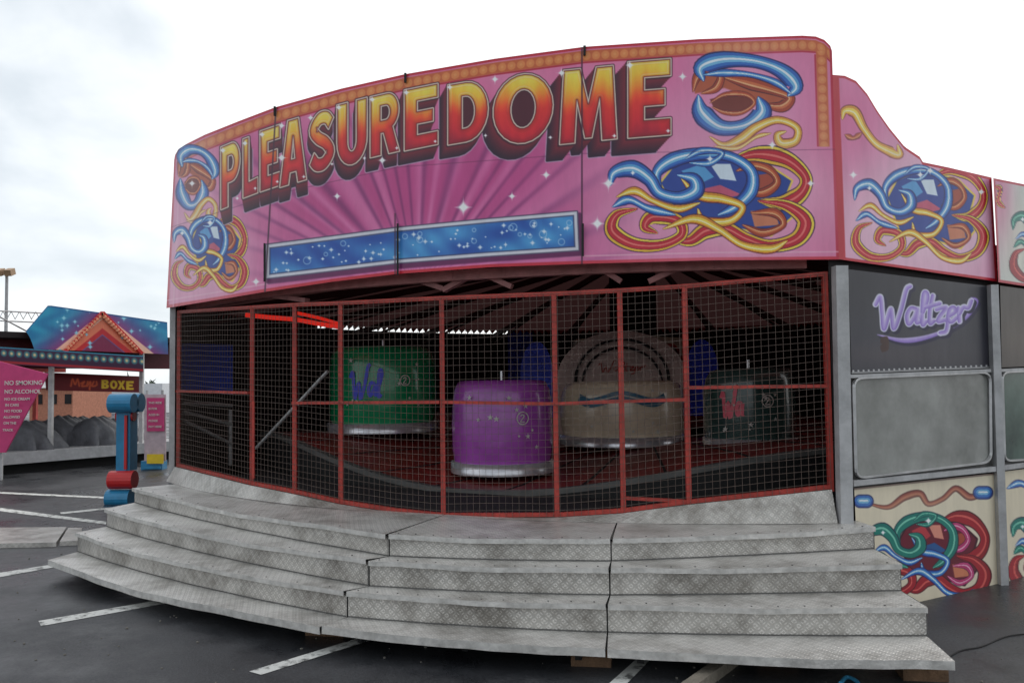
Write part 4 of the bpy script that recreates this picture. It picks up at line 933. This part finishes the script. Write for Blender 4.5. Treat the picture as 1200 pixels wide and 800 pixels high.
def rectd(mb,x0,y0,x1,y1,dep,th=.04):
    P=[at_depth(x,y,dep) for x,y in ((x0,y1),(x1,y1),(x1,y0),(x0,y0))]; Pb=[p+np.array([0,th,0]) for p in P]; mb.box8([tuple(p) for p in Pb]+[tuple(p) for p in P])
rectd(mb,169,462,194,540,dd); mb.obj("board",mat("pale_board",(196,176,182),.5),nb)
mb=MB(); rectd(mb,172,466,192,505,dd-.05); mb.obj("pink_poster",M['pinksign'],nb)
mb=MB(); rectd(mb,172,532,191,543,dd-.08); mb.obj("yellow_sign",M['yellow'],nb)
mb=MB(); rectd(mb,165,540,190,566,dd-.02,.3); rectd(mb,167,546,188,549,dd-.1); mb.obj("blue_base",M['bluetrim'],nb)
mb=MB(); 
for x in (172,190): a_=at_depth(x,500,dd+.1); mb.beam((a_[0],a_[1],0),(a_[0],a_[1],2.0),.05)
mb.obj("board_legs",M['steel_grey'],nb)
for k_,y in enumerate((473,480,487,494,501)): text(("THIS RIDE","IS FOR","AGES 8+","PLEASE","PAY HERE")[k_],174,y,dd-.08,2.6,M['white'],nb)
fl=empty("floodlight_mast"); q=at_depth(6,450,27.0); mb=MB(); ztop=H+(452-318)*27/F
mb.tube((q[0],q[1],0),(q[0],q[1],ztop),.07,10,.045); mb.beam((q[0]-.25,q[1],ztop),(q[0]+.25,q[1],ztop),.05); mb.obj("mast",M['steel_grey'],fl)
mb=MB(); 
for dx in (-.12,.2): mb.beam((q[0]+dx,q[1]-.05,ztop+.02),(q[0]+dx,q[1]-.3,ztop-.08),.22,.2)
mb.obj("lamp_heads",mat("lamp_housing",(170,140,110),.5,.2),fl)
bb=empty("brick_building"); mb=MB(); a_=at_depth(40,480,52.0);b_=at_depth(90,480,52.0)
mb.box(((a_[0]+b_[0])/2,54,1.0),(b_[0]-a_[0],5,2.0)); mb.obj("walls",mat("orange_brick",(180,120,96),.8,0,.3,8),bb)
mb=MB(); mb.poly([(a_[0]-.2,51.3,2.0),(b_[0]+.2,51.3,2.0),(b_[0],54,2.7),(a_[0],54,2.7)]); mb.obj("roof",M['steel_grey'],bb)
mb=MB()
for k in range(3): mb.box((a_[0]+.6+k*.9,51.48,1.3),(.4,.05,.6))
mb.obj("windows",M['dark'],bb)
bl2=empty("white_warehouse"); mb=MB(); a_=at_depth(92,470,62.0);b_=at_depth(190,470,62.0); mb.box(((a_[0]+b_[0])/2,65,1.1),(b_[0]-a_[0],6,2.2)); mb.obj("walls",mat("pale_cladding",(215,218,222),.6,0,.15),bl2)
mb=MB()
for k in range(7): mb.box((a_[0]+.6+k*.95,61.95,1.0),(.5,.06,.6))
mb.obj("windows",M['blue'],bl2)
mb=MB()
for k in range(2600):
    x=random.uniform(-90,70); hgt=1.6+1.3*(math.sin(x*.21)+math.sin(x*.53+1))*.5; y=105+random.uniform(-4,4); z=random.random()**.7*max(hgt,.6)*1.1; s=random.uniform(.25,.6)
    d=[random.gauss(0,1)*s for _ in range(6)]; mb.poly([(x,y,z+.1),(x+d[0],y+d[1],z+abs(d[2])),(x+d[3],y+d[4],z+d[5]*.5+.2)])
mb.obj("distant_treeline",mat("distant_foliage",(58,70,56),.9,0,.5,1))
# ================================================================= SKY AND LIGHT
w=bpy.data.worlds.new("World"); sc.world=w; w.use_nodes=True; nt=w.node_tree; nt.nodes.clear()
out=nt.nodes.new("ShaderNodeOutputWorld"); bg=nt.nodes.new("ShaderNodeBackground")
sky=nt.nodes.new("ShaderNodeTexSky"); sky.sky_type='NISHITA'; sky.sun_disc=False
SE=math.radians(48); SR=math.radians(35); sky.sun_elevation=SE; sky.sun_rotation=SR
tc=nt.nodes.new("ShaderNodeTexCoord"); mp=nt.nodes.new("ShaderNodeMapping"); mp.inputs["Scale"].default_value=(1.4,1.4,2.6); mp.inputs["Location"].default_value=(.3,.1,.4)
nz=nt.nodes.new("ShaderNodeTexNoise"); nz.inputs["Scale"].default_value=1.7; nz.inputs["Detail"].default_value=6; nz.inputs["Roughness"].default_value=.5; nz.inputs["Distortion"].default_value=.3
nt.links.new(tc.outputs["Generated"],mp.inputs["Vector"]); nt.links.new(mp.outputs["Vector"],nz.inputs["Vector"])
dot=nt.nodes.new("ShaderNodeVectorMath"); dot.operation='DOT_PRODUCT'
dv=Vector((.62,.62,.48)).normalized(); dot.inputs[1].default_value=dv; nt.links.new(tc.outputs["Generated"],dot.inputs[0])
mr=nt.nodes.new("ShaderNodeMapRange"); mr.inputs["From Min"].default_value=.35; mr.inputs["From Max"].default_value=.85; mr.inputs["To Min"].default_value=-.02; mr.inputs["To Max"].default_value=.5
nt.links.new(dot.outputs["Value"],mr.inputs["Value"])
ad=nt.nodes.new("ShaderNodeMath"); ad.operation='ADD'; nt.links.new(nz.outputs["Fac"],ad.inputs[0]); nt.links.new(mr.outputs["Result"],ad.inputs[1])
rp=nt.nodes.new("ShaderNodeValToRGB"); e=rp.color_ramp.elements
e[0].position=.34; e[0].color=(.54,.60,.65,1); e[1].position=.70; e[1].color=(1.0,1.0,1.0,1)
k=e.new(.47); k.color=(.66,.71,.75,1); k=e.new(.58); k.color=(.88,.91,.93,1)
nt.links.new(ad.outputs[0],rp.inputs["Fac"])
sk=nt.nodes.new("ShaderNodeVectorMath"); sk.operation='SCALE'; sk.inputs["Scale"].default_value=.10; nt.links.new(sky.outputs["Color"],sk.inputs[0])
mx=nt.nodes.new("ShaderNodeMix"); mx.data_type='RGBA'; mx.inputs["Factor"].default_value=.9
nt.links.new(sk.outputs[0],mx.inputs["A"]); nt.links.new(rp.outputs["Color"],mx.inputs["B"])
nt.links.new(mx.outputs["Result"],bg.inputs["Color"]); bg.inputs["Strength"].default_value=1.27
nt.links.new(bg.outputs[0],out.inputs[0])
sl=bpy.data.lights.new("sun",'SUN'); sl.energy=1.0; sl.angle=math.radians(25); sl.color=(1,.97,.92)
so=bpy.data.objects.new("sun",sl); sc.collection.objects.link(so)
dirv=Vector((math.sin(SR)*math.cos(SE),math.cos(SR)*math.cos(SE),math.sin(SE))); so.rotation_euler=dirv.to_track_quat('Z','Y').to_euler()
